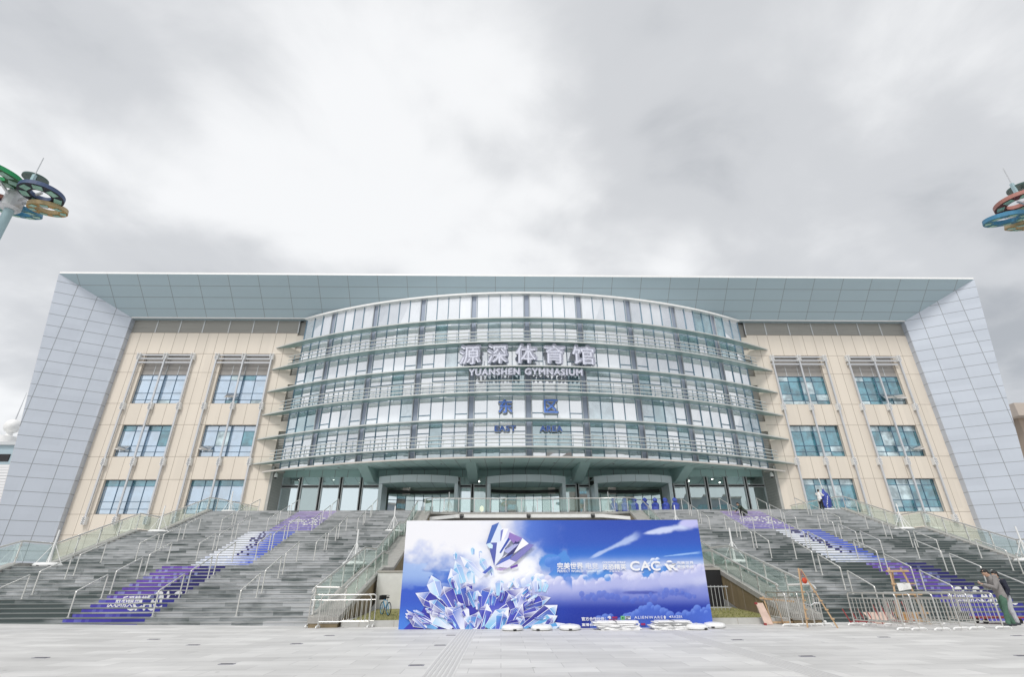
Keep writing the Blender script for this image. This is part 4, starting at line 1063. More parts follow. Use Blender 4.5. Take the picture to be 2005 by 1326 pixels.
C = np.clip(C + (rng.random((NV, NU, 1)) - 0.5) * 0.012, 0, 1)
xs = BX0 + U * (BX1 - BX0); zs = V * BH
verts = np.stack([xs, np.full_like(xs, BYf - 0.004), zs], -1).reshape(-1, 3) - np.array(wloc(bb))
idx = np.arange(NU * NV).reshape(NV, NU)
faces = np.stack([idx[:-1, :-1], idx[:-1, 1:], idx[1:, 1:], idx[1:, :-1]], -1).reshape(-1, 4)
me = bpy.data.meshes.new('printed_sky'); me.from_pydata(verts.tolist(), [], faces.tolist()); me.materials.append(INK)
at = me.color_attributes.new('ink', 'FLOAT_COLOR', 'POINT'); at.data.foreach_set('color', np.concatenate([C.reshape(-1, 3), np.ones((NU * NV, 1))], 1).astype(np.float32).ravel())
o = bpy.data.objects.new('printed_sky', me); COL.objects.link(o); o.parent = bb
# crystals, drawn as flat printed facets
def bpix(x, y):           # board position of a spot on the left half sketch (1768 x 1326)
    h = (1240 - y) / 1183.0; u = (x - 5 - 78 * h) / (3381 - 210 * h); return (BX0 + u * (BX1 - BX0), max(0.0, h) * BH)
cb_ = MB(); ccol = []; cy = [BYf - 0.008]
def facet(pts, col):
    P = [bpix(*p) for p in pts]; cb_.poly([(x, cy[0], z) for x, z in P]); ccol.append(col)
pal = [srgb(52, 56, 168), srgb(70, 108, 200), srgb(84, 160, 220), srgb(166, 212, 240), srgb(230, 233, 248), srgb(74, 84, 196), srgb(44, 46, 148), srgb(150, 172, 226), srgb(116, 190, 228)]
cr = random.Random(21)
def crystal(bx, by, tx, ty, w, pick=None):
    dx, dy = tx - bx, ty - by; L_ = math.hypot(dx, dy); ux, uy = dx / L_, dy / L_; nx, ny = -uy, ux
    def P(a, l): return (bx + ux * L_ * a + nx * w * l, by + uy * L_ * a + ny * w * l)
    k = cr.uniform(0.58, 0.74); m = cr.uniform(-0.15, 0.2); k2 = k + cr.uniform(-0.08, 0.08)
    cs = [cr.choice(pick or pal) for _ in range(6)]; white = srgb(240, 241, 250)
    cy[0] -= 0.0006
    facet([P(0, -0.34), P(0, 0.34), P(k2, 0.535), P(1.01, 0.02), P(k, -0.535)], white)
    cy[0] -= 0.0003
    j = lambda c: lerp(c, white, cr.uniform(0, 0.14))
    g1 = [j(cs[0]), j(cs[0]), lerp(cs[0], cs[3], 0.5), j(cs[3])]
    facet([P(0, -0.32), P(0, m - 0.02), P(k + 0.05, m - 0.02), P(k, -0.51)], g1)
    facet([P(0, m + 0.02), P(0, 0.32), P(k2, 0.51), P(k + 0.05, m + 0.02)], [j(cs[1]), j(cs[1]), lerp(cs[1], cs[4], 0.6), j(cs[4])])
    facet([P(k + 0.01, -0.50), P(k + 0.06, m - 0.02), P(0.99, 0.0)], [j(cs[2]), j(cs[2]), white])
    facet([P(k + 0.06, m + 0.02), P(k2 + 0.01, 0.50), P(0.99, 0.02)], [j(cs[5]), j(cs[5]), white])
    if cr.random() < 0.6: cy[0] -= 0.0002; facet([P(0.1, m + 0.05), P(0.2, m + 0.22), P(k * 0.9, m + 0.12)], j(cr.choice(pal)))
pale = [pal[2], pal[3], pal[4], pal[7], pal[8], pal[4]]; deep = [pal[0], pal[0], pal[1], pal[5], pal[6], pal[6], pal[2], pal[4]]
back = [(60, 1240), (250, 1060), (330, 930), (480, 860), (760, 900), (950, 870), (1330, 860), (1420, 960), (1640, 1120), (1700, 1240)]
facet(back, srgb(64, 66, 172))
for (x, y) in ((800, 400), (880, 440), (610, 450), (1450, 720), (1490, 810)): crystal(x, y + 50, x + cr.randint(-12, 12), y - 40, 42, pale)
for a in ((900, 700, 660, 470, 90), (960, 640, 870, 470, 80), (700, 760, 605, 520, 95), (790, 770, 760, 590, 90), (1010, 700, 960, 560, 70),
          (640, 880, 560, 605, 120), (440, 960, 350, 680, 140), (1080, 900, 1090, 715, 95), (1300, 820, 1240, 690, 90), (1500, 860, 1480, 680, 100), (1560, 860, 1600, 740, 60), (1380, 860, 1420, 760, 70)): crystal(*a, pale)
for a in ((480, 1010, 185, 870, 150), (600, 1010, 480, 800, 165), (760, 1000, 720, 750, 130), (830, 1010, 740, 800, 90), (900, 1020, 1000, 790, 150), (1180, 1010, 1350, 820, 210), (980, 1080, 1340, 830, 190), (1350, 1010, 1630, 920, 110), (860, 1040, 850, 840, 80), (1000, 1000, 1020, 850, 80), (560, 1120, 330, 950, 120), (700, 1160, 520, 1020, 150),
          (1250, 1060, 1180, 880, 120), (1330, 1100, 1560, 1040, 90)): crystal(*a, deep)
for a in ((420, 1250, 80, 1080, 150), (300, 1230, 90, 1040, 60), (560, 1250, 330, 1050, 150), (640, 1250, 500, 1010, 120), (720, 1250, 640, 960, 170), (880, 1250, 700, 1130, 190), (880, 1250, 950, 980, 140), (960, 1250, 1180, 1020, 160), (1080, 1250, 1120, 1060, 120), (1180, 1250, 1330, 990, 150), (1260, 1250, 1340, 1110, 110), (1340, 1250, 1700, 1000, 150), (1420, 1250, 1700, 1110, 110), (1560, 1250, 1660, 1120, 70),
          (800, 1250, 860, 1060, 120), (1500, 1250, 1780, 1190, 60)): crystal(*a, deep if cr.random() < 0.65 else pale)
for k in range(34):
    x = cr.uniform(150, 1650); y = cr.uniform(760, 1230); a = math.atan2(1300 - y, x - 850) + cr.uniform(-0.35, 0.35); l_ = cr.uniform(60, 150)
    if abs(x - 850) > 300 + (y - 600) * 0.85: continue
    crystal(x, y, x + l_ * math.cos(a), y - l_ * math.sin(a), cr.uniform(22, 60), deep if y > 960 or cr.random() < 0.3 else pale)
# the big faceted crystal above them
cy[0] -= 0.001
W4 = srgb(242, 242, 250)
for pts, col in (([(1005, 118), (1085, 82), (990, 318), (940, 335)], srgb(76, 108, 182)), ([(1085, 80), (1112, 150), (1095, 330), (1050, 420), (988, 318)], srgb(216, 226, 244)),
                 ([(985, 318), (1060, 316), (1030, 582), (985, 420)], srgb(88, 98, 172)), ([(1112, 150), (1185, 158), (1070, 440), (1050, 420), (1095, 330)], W4), ([(1100, 180), (1130, 160), (1092, 350)], srgb(120, 128, 196)),
                 ([(1185, 158), (1262, 230), (1125, 410), (1065, 440)], srgb(214, 214, 238)), ([(1195, 200), (1335, 268), (1250, 335), (1180, 262)], srgb(146, 120, 190)), ([(1180, 440), (1258, 300), (1300, 332), (1238, 440), (1110, 505)], srgb(58, 58, 112)),
                 ([(1335, 268), (1402, 330), (1238, 442), (1300, 332)], W4), ([(1250, 335), (1300, 332), (1180, 440), (1125, 410)], srgb(172, 176, 220)), ([(1462, 345), (1402, 330), (1190, 505), (1262, 535)], srgb(128, 126, 190)),
                 ([(1190, 505), (1238, 442), (1110, 505), (1035, 585)], srgb(90, 110, 190)), ([(1030, 585), (1190, 505), (1262, 535), (1180, 600)], srgb(224, 222, 242)), ([(1060, 316), (1050, 420), (1030, 582), (1120, 470), (1180, 262)], srgb(228, 232, 246)),
                 ([(1200, 590), (1280, 560), (1282, 585), (1205, 608)], srgb(108, 64, 168)), ([(1035, 610), (1180, 600), (1100, 628)], srgb(178, 150, 206)), ([(1085, 430), (1180, 262), (1200, 280), (1100, 440)], srgb(60, 84, 170)), ([(1095, 500), (1180, 440), (1140, 480)], srgb(240, 240, 250)),
                 ([(945, 335), (985, 320), (1015, 345), (1010, 385), (975, 380)], srgb(206, 230, 246)), ([(900, 650), (990, 575), (1005, 600), (930, 665)], srgb(84, 104, 190))):
    cy[0] -= 0.0004; facet(pts, col)
ink_build(cb_, ccol, 'printed_crystals', bb)
# printed words and marks
def at_(px, py):          # board position of a spot on the right half sketch (1879 x 1326)
    v = (1210 - py) / (1210 - 50.0); xl = -1658 + 83 * v; xr = 1724 - 127 * v
    u = (px - xl) / (xr - xl); return BX0 + u * (BX1 - BX0), max(0.0, v) * BH
tw = MB(); yt = BYf - 0.046
def word(body, px0, px1, py0, py1, bold=0.0, mb=None, sp=1.0, shear=0.0):
    x0, z0 = at_(px0, py1); x1, z1 = at_(px1, py0); flat_text(mb or tw, body, x0, x1, z0, z1, yt, bold, spacing=sp, shear=shear)
word('完美世界', 48, 328, 528, 602, 0.022); word('PERFECT WORLD', 50, 328, 607, 634, 0.02)
word('电竞', 360, 490, 530, 602, 0.0); word('ESPORTS', 366, 488, 612, 630, 0.01)
word('COUNTER STRIKE', 540, 792, 518, 540, 0.02, shear=0.3); word('反恐精英', 540, 795, 545, 610, 0.022); word('全球攻势', 610, 725, 616, 634, 0.01, sp=1.4)
word('C', 842, 942, 515, 622, 0.035); word('A', 955, 1058, 515, 620, 0.03); word('C', 1068, 1165, 515, 622, 0.035)
word('完美世界', 1352, 1532, 518, 552, 0.02); word('竞技平台', 1352, 1532, 560, 598, 0.02)
word('官方合作伙伴：', 300, 560, 1098, 1136, 0.03); word('直播合作伙伴：', 300, 560, 1160, 1190, 0.03)
word('ALIENWARE', 868, 1172, 1092, 1120, 0.012, sp=1.25); word('RAZER', 1276, 1386, 1090, 1114, 0.01, sp=1.2)
v_, f_, _ = text_geo('CAC', 0.03); x0, z0 = bpix(1186, 232); x1, z1 = bpix(1292, 318)
flat_text(tw, 'CAC', x0 - 0.02, x1 + 0.05, (z0 + z1) / 2 - 0.10, (z0 + z1) / 2 + 0.10, yt, 0.035, rot=-0.72)
def shape(pts, mb): mb.poly([(at_(*p)[0], yt - 0.001, at_(*p)[1]) for p in pts])
shape([(1210, 545), (1245, 545), (1300, 612), (1285, 620), (1262, 620)], tw); shape([(1255, 560), (1345, 545), (1315, 580), (1368, 618), (1330, 620), (1296, 588), (1290, 606)], tw)
shape([(1232, 532), (1252, 512), (1286, 510), (1306, 532)], tw); shape([(1300, 545), (1350, 545), (1344, 553), (1290, 560)], tw)
shape([(985, 575), (1040, 560), (1060, 568), (1040, 582), (960, 590)], tw)
shape([(580, 1098), (596, 1088), (612, 1092), (616, 1110), (600, 1130), (596, 1112), (580, 1110)], tw)
shape([(1184, 1098), (1196, 1088), (1208, 1098), (1206, 1118), (1196, 1128), (1188, 1118)], tw); shape([(1240, 1102), (1268, 1088), (1262, 1102), (1270, 1116)], tw)
shape([(726, 1176), (748, 1164), (752, 1188), (728, 1188)], tw); shape([(900, 1170), (926, 1162), (922, 1186), (910, 1188)], tw)
shape([(770, 1092), (828, 1092), (828, 1124), (770, 1124)], tw); word('直播', 1096, 1196, 1164, 1188, 0.02); word('HG', 1280, 1330, 1160, 1186, 0.03); word('游戏', 1336, 1392, 1164, 1186, 0.02)
tw.build('printed_words', INKT, bb)
rw = MB(); shape([(626, 1096), (684, 1096), (684, 1116), (626, 1116)], rw); shape([(590, 1124), (682, 1126), (682, 1132), (590, 1131)], rw); shape([(584, 1166), (662, 1168), (662, 1186), (584, 1186)], rw)
shape([(936, 1164), (984, 1164), (984, 1184), (936, 1184)], rw); shape([(1062, 1160), (1088, 1158), (1088, 1188), (1062, 1188)], rw)
rw.build('printed_red_marks', mat('red_print', srgb(160, 44, 96), 0.5), bb)
gw = MB(); shape([(720, 1090), (764, 1090), (764, 1130), (720, 1130)], gw); gw.build('printed_green_mark', mat('green_print', srgb(120, 196, 130), 0.5), bb)
gw = MB(); yt -= 0.002; shape([(736, 1102), (750, 1102), (750, 1118), (736, 1118)], gw); shape([(774, 1096), (824, 1096), (824, 1106), (774, 1106)], gw); shape([(774, 1112), (800, 1112), (800, 1120), (774, 1120)], gw)
gw.build('printed_dark_mark', mat('dark_print', srgb(30, 60, 50), 0.5), bb)
ow = MB(); shape([(760, 1164), (834, 1164), (834, 1186), (760, 1186)], ow); ow.build('printed_orange_mark', mat('orange_print', srgb(214, 170, 160), 0.5), bb)

# ================================================================ small things on the plaza, stairs and terrace
# white weighted bases lying against the foot of the billboard
def base_mb(r=0.37, h=0.17, n=10):
    b = MB(); b.lathe([(r * 0.80, 0.0), (r * 0.98, 0.03), (r, 0.08), (r * 0.86, h * 0.86), (r * 0.5, h), (r * 0.16, h)], (0, 0, 0), n)
    return b
SLOT = mat('dark_slot', (0.06, 0.06, 0.065), 0.6)
def px_at_Y(px, Y):       # plain ground position across the picture for a given distance
    return (px - 978.0) / 1002.5 * (Y * 0.9105) + CAM[0] * 1.0 - 0.0
labs = ['white flat weight base leaning on the billboard below its crystals, first from the tactile strip', 'white flat weight base at the billboard foot, between two like it', 'white flat weight base at the billboard foot, beside the folded white canvas',
        'white flat weight base at the cloud end of the billboard, right after the folded canvas', 'white flat weight base at the outer corner of the billboard, by the kerb']
proto = None
for i, (x, y) in enumerate([(-2.02, 19.35), (-1.05, 19.35), (-0.12, 19.35), (4.05, 19.2), (4.85, 19.75)]):
    if proto is None:
        proto = thing('weight_base', labs[i], 'weight base', (x, y, 0), 0.2, 'white weight bases along the billboard')
        base_mb().build('shell', PLASTIC, proto, smooth='auto', local=True)
        for a in (-1.9, -1.2, 4.0): MB().box(-0.05, 0.05, -0.384, -0.35, 0.02, 0.055).build('grip_slot', SLOT, proto, local=True)
        MB().lathe([(0.05, 0.165), (0.05, 0.19), (0.03, 0.19)], (0, 0, 0), 10).build('socket', SILVER, proto, local=True)
    else: dup(proto, (x, y, 0), rnd.uniform(-0.6, 0.6), labs[i])
CANV = mat('white_canvas', (0.78, 0.78, 0.78), 0.6, var=0.08, vscale=5, bump=0.4, bscale=6)
cl = ['folded white canvas bundle at the billboard foot, crystals side, bottom of its pile', 'folded white canvas bundle at the billboard foot, crystals side, top of its pile', 'folded white canvas bundle under the sponsor names, bottom of its pile', 'folded white canvas bundle under the sponsor names, top of its pile']
for i, (x0, x1, z0) in enumerate([(0.72, 2.30, 0.0), (0.62, 2.15, 0.13), (2.45, 4.05, 0.0), (2.62, 3.95, 0.13)]):
    t = thing('canvas_bundle', cl[i], 'canvas bundle', ((x0 + x1) / 2, 19.4, z0), group='folded canvas bundles')
    b = MB(); rr = random.Random(i)
    for k in range(4):
        a, c = x0 + rr.uniform(0, 0.2), x1 - rr.uniform(0, 0.2); zl = z0 + k * 0.031; n = 10
        lo = []; 
        for e, yy in ((0, 19.1 + rr.uniform(0, .1)), (1, 19.7)):
            pass
        y0 = 19.12 + rr.uniform(0, 0.12)
        P0 = [(a + (c - a) * j / n, y0 + 0.03 * math.sin(j * 1.7 + k), zl + 0.006 * math.sin(j + k)) for j in range(n + 1)]
        P1 = [(a + (c - a) * j / n, 19.68, zl) for j in range(n, -1, -1)]
        b.hexa(P0 + P1, [(p[0], p[1] + 0.01, p[2] + 0.03) for p in P0 + P1])
    b.build('folded_cloth', CANV, t); tb = MB(); xm = (x0 + x1) / 2; tb.box(xm - 0.02, xm + 0.02, 19.06, 19.7, z0 + 0.128, z0 + 0.131); tb.build('strap', SLOT, t)

# flag stands: white round base, short pole, thin braces
def flagstand(loc, label, h=1.75, r=0.62, proto=[None]):
    if proto[0] is None:
        t = thing('flag_stand', label, 'flag stand', loc, group='white flag stands without flags'); proto[0] = t
        base_mb(r, 0.20, 20).build('base', PLASTIC, t, smooth='auto', local=True)
        MB().tube([(0, 0, 0.19), (0, 0, h)], [0.05, 0.04], 10).build('pole', PLASTIC, t, smooth='auto', local=True)
        for k in range(4):
            a = k * math.pi / 2 + 0.5; MB().tube([(0.04 * math.cos(a), 0.04 * math.sin(a), 1.05), (0.5 * math.cos(a), 0.5 * math.sin(a), 0.17)], 0.016, 6).build('brace', PLASTIC, t, local=True)
        for a in (-2.3, -1.57, -0.8): MB().box(0.6 * math.cos(a) - 0.05, 0.6 * math.cos(a) + 0.05, 0.62 * math.sin(a) - 0.02, 0.62 * math.sin(a) + 0.02, 0.02, 0.06).build('grip_slot', SLOT, t, local=True)
        return t
    return dup(proto[0], loc, rnd.uniform(0, 1), label)
L1, L2 = 2.2305, 4.461
for s in (-1, 1):
    n = side_name[s]
    flagstand((s * 25.35, 28.8, L1), 'white flag stand on the first landing at the outer edge of the %s stairs' % n)
    flagstand((s * 25.3, 36.9, L2), 'white flag stand on the second landing at the outer edge of the %s stairs' % n)
    if s < 0: flagstand((s * 25.1, 45.2, ZD), 'white flag stand at the top outer corner of the %s stairs' % n)
    flagstand((s * (9.95 if s < 0 else 9.85), 29.0, L1), 'white flag stand behind the glass balustrade on the first landing of the %s stairs' % n)
    flagstand((s * 9.75, 37.3, L2), 'white flag stand on the second landing at the inner edge of the %s stairs' % n)
    flagstand((s * 6.9 + 0.0, 46.0, ZD), 'white flag stand behind the curved terrace glass, %s portal side' % n)
BLUEV = mat('blue_plastic', (0.045, 0.075, 0.36), 0.35, var=0.35, vscale=5)
fs = flagstand((25.5, 45.3, ZD), 'white flag stand carrying the rolled blue flag beside the man in white', 1.75)
t = thing('rolled_flag', 'dark blue flag with white marks gathered around the pole beside the man in white', 'flag', (25.45, 45.2, ZD))
b = MB(); n = 20
prof = [(0.22, 0.40), (0.34, 0.62), (0.35, 0.9), (0.30, 1.15), (0.31, 1.35), (0.24, 1.55), (0.11, 1.72), (0.03, 2.0)]
bs = len(b.v)
for (r, z) in prof:
    for j in range(n):
        a = 2 * math.pi * j / n; rr = r * (1 + 0.26 * math.sin(5 * a + z * 3) + 0.10 * math.sin(9 * a - z * 7)); b.v.append((25.45 + rr * math.cos(a) * 1.1, 45.15 + rr * math.sin(a) * 0.7, ZD + z - 0.15))
for i in range(len(prof) - 1):
    for j in range(n):
        j2 = (j + 1) % n; b.f.append((bs + i * n + j, bs + i * n + j2, bs + (i + 1) * n + j2, bs + (i + 1) * n + j)); b.m.append(0)
b.build('cloth', BLUEV, t, smooth=True)
MB().tube([(25.45, 45.15, ZD + 1.8), (25.3, 45.1, ZD + 2.75)], 0.03, 8).build('pole', PLASTIC, t)
b = MB()
for k in range(5): b.bar((25.28 + 0.05 * k, 44.86, ZD + 0.5 + 0.15 * k), (25.38 + 0.04 * k, 44.85, ZD + 0.58 + 0.15 * k), 0.03, 0.05)
b.build('printed_mark', INKT, t)

# blue wrapped posts on the terrace
wl = ['just inside the curved glass railing end', 'second along from the railing end', 'third along, in front of the portal doors', 'middle one of the seven, before the portal', 'fifth along, before the portal', 'sixth along, beside the portal post', 'last of the row, outside the portal post']
for i, x in enumerate((7.35, 8.3, 9.15, 10.05, 10.95, 11.85, 12.7)):
    rr = random.Random(100 + i); y = 46.0
    t = thing('wrapped_post', 'upright post wrapped in blue plastic, ' + wl[i], 'wrapped post', (x, y, ZD), group='blue wrapped posts on the terrace')
    b = MB(); n = 14; prof = [(0.30, 0), (0.32, 0.2), (0.30, 0.5), (0.33, 0.68), (0.22, 0.78), (0.13, 0.88), (0.19, 1.0), (0.21, 1.1), (0.12, 1.2), (0.02, 1.26)]
    bs = len(b.v)
    for zi, (r, z) in enumerate(prof):
        ox, oy = rr.uniform(-.03, .03), rr.uniform(-.03, .03)
        for j in range(n):
            a = 2 * math.pi * j / n; q_ = r * (1 + 0.14 * math.sin(3 * a + zi * 0.8 + i)) * rr.uniform(0.92, 1.08); b.v.append((x + ox + q_ * math.cos(a), y + oy + q_ * 0.7 * math.sin(a), ZD + z))
    for k in range(len(prof) - 1):
        for j in range(n):
            j2 = (j + 1) % n; b.f.append((bs + k * n + j, bs + k * n + j2, bs + (k + 1) * n + j2, bs + (k + 1) * n + j)); b.m.append(0)
    b.build('plastic_wrap', BLUEV, t); MB().tube([(x + 0.15 * math.cos(a), y + 0.12 * math.sin(a), ZD + 0.88) for a in np.linspace(0, 6.28, 15)[:-1]], 0.015, 5, closed=True).build('tie_cord', SLOT, t)

# security cameras at the ends of the entrance wall
for s in (-1, 1):
    x = s * 24.1
    t = thing('security_camera', 'white dome security camera on the grey pier above the %s stairs' % side_name[s], 'camera', (x, 51.5, 10.1), group='security cameras by the entrance')
    MB().tube([(s * 24.24, 50.5, 10.95), (s * 24.0, 50.3, 11.0), (s * 23.9, 50.2, 10.9)], 0.04, 8).build('arm', WHITE, t); MB().lathe([(0.05, 0.35), (0.14, 0.25), (0.17, 0.0), (0.15, -0.08)], (s * 23.9, 50.2, 10.55), 14).build('housing', WHITE, t, smooth='auto'); MB().ball((s * 23.9, 50.2, 10.47), 0.13).build('dome', BLACK, t, smooth=True)

# crowd barriers
def barrier(loc, rz, label, group, L=1.9, h=1.05, proto={}):
    if L in proto: return dup(proto[L], loc, rz, label, group)
    t = thing('crowd_barrier', label, 'crowd barrier', loc, 0, group); proto[L] = t
    r = 0.024; c = 0.10; pts = [(-L / 2, 0, 0.03)]
    pts += [(-L / 2, 0, h - c)] + [(-L / 2 + c - c * math.cos(a), 0, h - c + c * math.sin(a)) for a in (0.5, 1.0)] + [(-L / 2 + c, 0, h)]
    pts += [(L / 2 - c, 0, h)] + [(L / 2 - c + c * math.sin(a), 0, h - c + c * math.cos(a)) for a in (0.57, 1.07)] + [(L / 2, 0, h - c), (L / 2, 0, 0.03)]
    MB().tube(pts, r, 10).build('frame', BARST, t, smooth='auto', local=True)
    MB().tube([(-L / 2, 0, 0.20), (L / 2, 0, 0.20)], 0.018, 8).build('bottom_rail', BARST, t, smooth='auto', local=True)
    MB().tube([(-L / 2, 0, h - 0.17), (L / 2, 0, h - 0.17)], 0.015, 8).build('upper_rail', BARST, t, smooth='auto', local=True)
    n = int(L / 0.15)
    for k in range(1, n):
        x = -L / 2 + L * k / n; MB().tube([(x, 0, 0.20), (x, 0, h - 0.17)], 0.011, 6).build('bar', BARST, t, smooth='auto', local=True)
    for e in (-1, 1):
        MB().tube([(e * L / 2, -0.27, 0.02), (e * L / 2, -0.25, 0.055), (e * L / 2, -0.20, 0.075), (e * L / 2, 0.20, 0.075), (e * L / 2, 0.25, 0.055), (e * L / 2, 0.27, 0.02)], 0.025, 8).build('foot', PLASTIC, t, smooth='auto', local=True)
    t.rotation_euler = (0, 0, rz); return t
barrier((-8.15, 21.15, 0), 0.02, 'wide steel crowd barrier by the bicycle, the rear one of the pair', 'crowd barriers by the bicycle', L=2.35)
barrier((-7.95, 20.75, 0), 0.05, 'narrower steel crowd barrier by the bicycle, the front one of the pair', 'crowd barriers by the bicycle', L=1.75)
for i, (x, y, rz, nm) in enumerate([(7.60, 20.72, 1.50, 'nearest the leaning board'), (8.08, 20.82, 1.52, 'second from the leaning board'), (8.48, 20.78, 1.50, 'just behind the hinged wooden trestle'), (8.82, 20.9, 1.56, 'outermost, towards the stairs')]):
    barrier((x, y, 0), rz, 'steel crowd barrier stacked behind the trestle, ' + nm, 'crowd barriers behind the trestle', L=1.65)
for i, (x, y, rz, nm) in enumerate([(10.05, 19.1, 1.78, 'first from the trestle'), (10.45, 18.95, 1.74, 'second from the trestle'), (11.15, 18.9, 1.70, 'third from the trestle'), (11.95, 19.1, 1.66, 'fourth from the trestle'), (12.55, 19.2, 1.66, 'fifth from the trestle, next to last'), (13.5, 19.3, 1.64, 'nearest the man with the phone')]):
    barrier((x, y, 0), rz, 'steel crowd barrier in the long stack, ' + nm, 'crowd barriers before the paper easel', L=1.95 if i > 1 else 1.9)

# wooden trestle / easels
def post_(a, c, w=0.045): return MB().bar(a, c, w, w * 0.8)
t = thing('wooden_trestle', 'tall hinged wooden trestle with an orange-red bag hanging under its top', 'trestle', (8.25, 19.5, 0))
top = Vector((8.20, 19.75, 1.80))
post_((7.93, 19.55, 0), top + Vector((-0.03, 0, 0.03))).build('leg', WOOD, t); post_((8.78, 19.25, 0), top + Vector((0.05, 0, 0.0))).build('leg', WOOD, t); post_((8.35, 20.35, 0), top + Vector((0.03, 0.08, 0))).build('leg', WOOD, t)
MB().tube([(7.99, 19.58, 0.72), (8.2, 19.55, 0.66), (8.35, 19.55, 0.74), (8.58, 19.45, 0.72)], 0.012, 6).build('spreader_cord', SILVER, t)
pb = MB()
for f in (0.15, 0.3, 0.45, 0.6):
    p = Vector((8.78, 19.25, 0)).lerp(top, f); pb.box(p.x - 0.05, p.x + 0.05, p.y - 0.07, p.y - 0.02, p.z - 0.02, p.z + 0.02)
    p = Vector((7.93, 19.55, 0)).lerp(top, f); pb.box(p.x - 0.04, p.x + 0.04, p.y - 0.07, p.y - 0.02, p.z - 0.02, p.z + 0.02)
pb.build('peg', WOOD, t)
bg = MB(); bg.ball((8.24, 19.66, 1.43), 0.09, 0.06, 0.10, 12, 8); t2 = thing('hanging_bag', 'small orange-red bag hanging under the top of the tall trestle', 'bag', (8.24, 19.66, 1.3)); bg.build('pouch', mat('orange_red_cloth', (0.52, 0.06, 0.02), 0.6, var=0.3, vscale=14), t2, smooth=True)
MB().tube([(8.18, 19.66, 1.52), (8.21, 19.70, 1.75)], 0.008, 5).tube([(8.30, 19.66, 1.52), (8.23, 19.70, 1.75)], 0.008, 5).build('strap', RED, t2)
t = thing('wooden_easel', 'light wooden easel carrying a white sheet of paper by the stairs', 'easel', (12.45, 20.9, 0))
for a, c in (((11.95, 20.6, 0), (12.28, 20.95, 1.86)), ((12.95, 20.6, 0), (12.72, 20.95, 1.86)), ((12.35, 21.45, 0.0), (12.40, 21.0, 1.7)), ((13.3, 21.2, 0.0), (12.80, 20.98, 1.75))): post_(a, c, 0.05).build('leg', WOOD, t)
MB().bar((12.1, 20.9, 1.74), (12.95, 20.9, 1.74), 0.05, 0.07).build('top_rail', WOOD, t); MB().bar((11.98, 20.72, 0.95), (13.05, 20.72, 0.95), 0.06, 0.05).build('shelf', WOOD, t); MB().bar((11.9, 20.62, 0.35), (13.05, 20.62, 0.35), 0.05, 0.06).build('cross_bar', WOOD, t); MB().bar((12.1, 20.8, 1.3), (12.98, 20.8, 1.3), 0.05, 0.05).build('cross_bar', WOOD, t)
t = thing('paper_sheet', 'white sheet of paper taped to the wooden easel', 'paper', (12.5, 20.74, 1.1)); pm = MB(); n = 8
pm.hexa([(12.28 + 0.07 * k, 20.765 - 0.02 * math.sin(k), 1.06 + 0.01 * k) for k in range(n)] + [(12.28 + 0.07 * k, 20.77 - 0.02 * math.sin(k), 1.06 + 0.01 * k) for k in reversed(range(n))],
        [(12.26 + 0.072 * k, 20.765, 1.33) for k in range(n)] + [(12.26 + 0.072 * k, 20.77, 1.33) for k in reversed(range(n))])
pm.build('sheet', WHITE, t); MB().box(12.5, 12.6, 20.755, 20.764, 1.31, 1.345).build('tape', CREAM, t)
PINK = mat('pinkish_board', (0.60, 0.45, 0.38), 0.6, var=0.12, vscale=5)
t = thing('leaning_board', 'pinkish board with red ends leaning by the stacked barriers', 'board', (6.95, 20.9, 0))
MB().hexa([(6.98, 20.6, 0.02), (7.28, 20.6, 0.02), (7.28, 20.64, 0.02), (6.98, 20.64, 0.02)], [(6.90, 20.85, 0.70), (7.16, 20.85, 0.70), (7.16, 20.89, 0.70), (6.90, 20.89, 0.70)]).build('panel', PINK, t)
MB().box(6.96, 7.04, 20.585, 20.66, 0, 0.07).box(6.87, 6.95, 20.83, 20.91, 0.65, 0.72).build('corner_cap', RED, t)
t = thing('wooden_rack', 'low wooden frame standing between the leaning board and the barriers', 'wooden rack', (7.5, 21.1, 0))
MB().bar((7.15, 21.0, 0.85), (8.5, 21.15, 0.72), 0.05, 0.06).bar((7.3, 21.0, 0.06), (8.7, 21.15, 0.06), 0.05, 0.06).build('rail', WOOD, t)
for x in (7.35, 7.75): MB().bar((x + 0.1, 21.02, 0.0), (x - 0.05, 21.06, 0.9), 0.06, 0.04).build('upright', WOOD, t)
t = thing('red_barrier_frame', 'low red slatted frame standing behind the stacked barriers', 'red frame', (11.2, 20.6, 0))
for k in range(9): MB().bar((10.1 + k * 0.28, 20.6, 0.02), (9.95 + k * 0.28, 20.7, 0.50 if k < 4 else 0.72), 0.035, 0.035).build('upright', RED, t)
MB().bar((10.05, 20.62, 0.1), (12.5, 20.62, 0.1), 0.04, 0.04).build('rail', RED, t)
CARD = mat('cardboard', (0.48, 0.27, 0.11), 0.8, var=0.08)
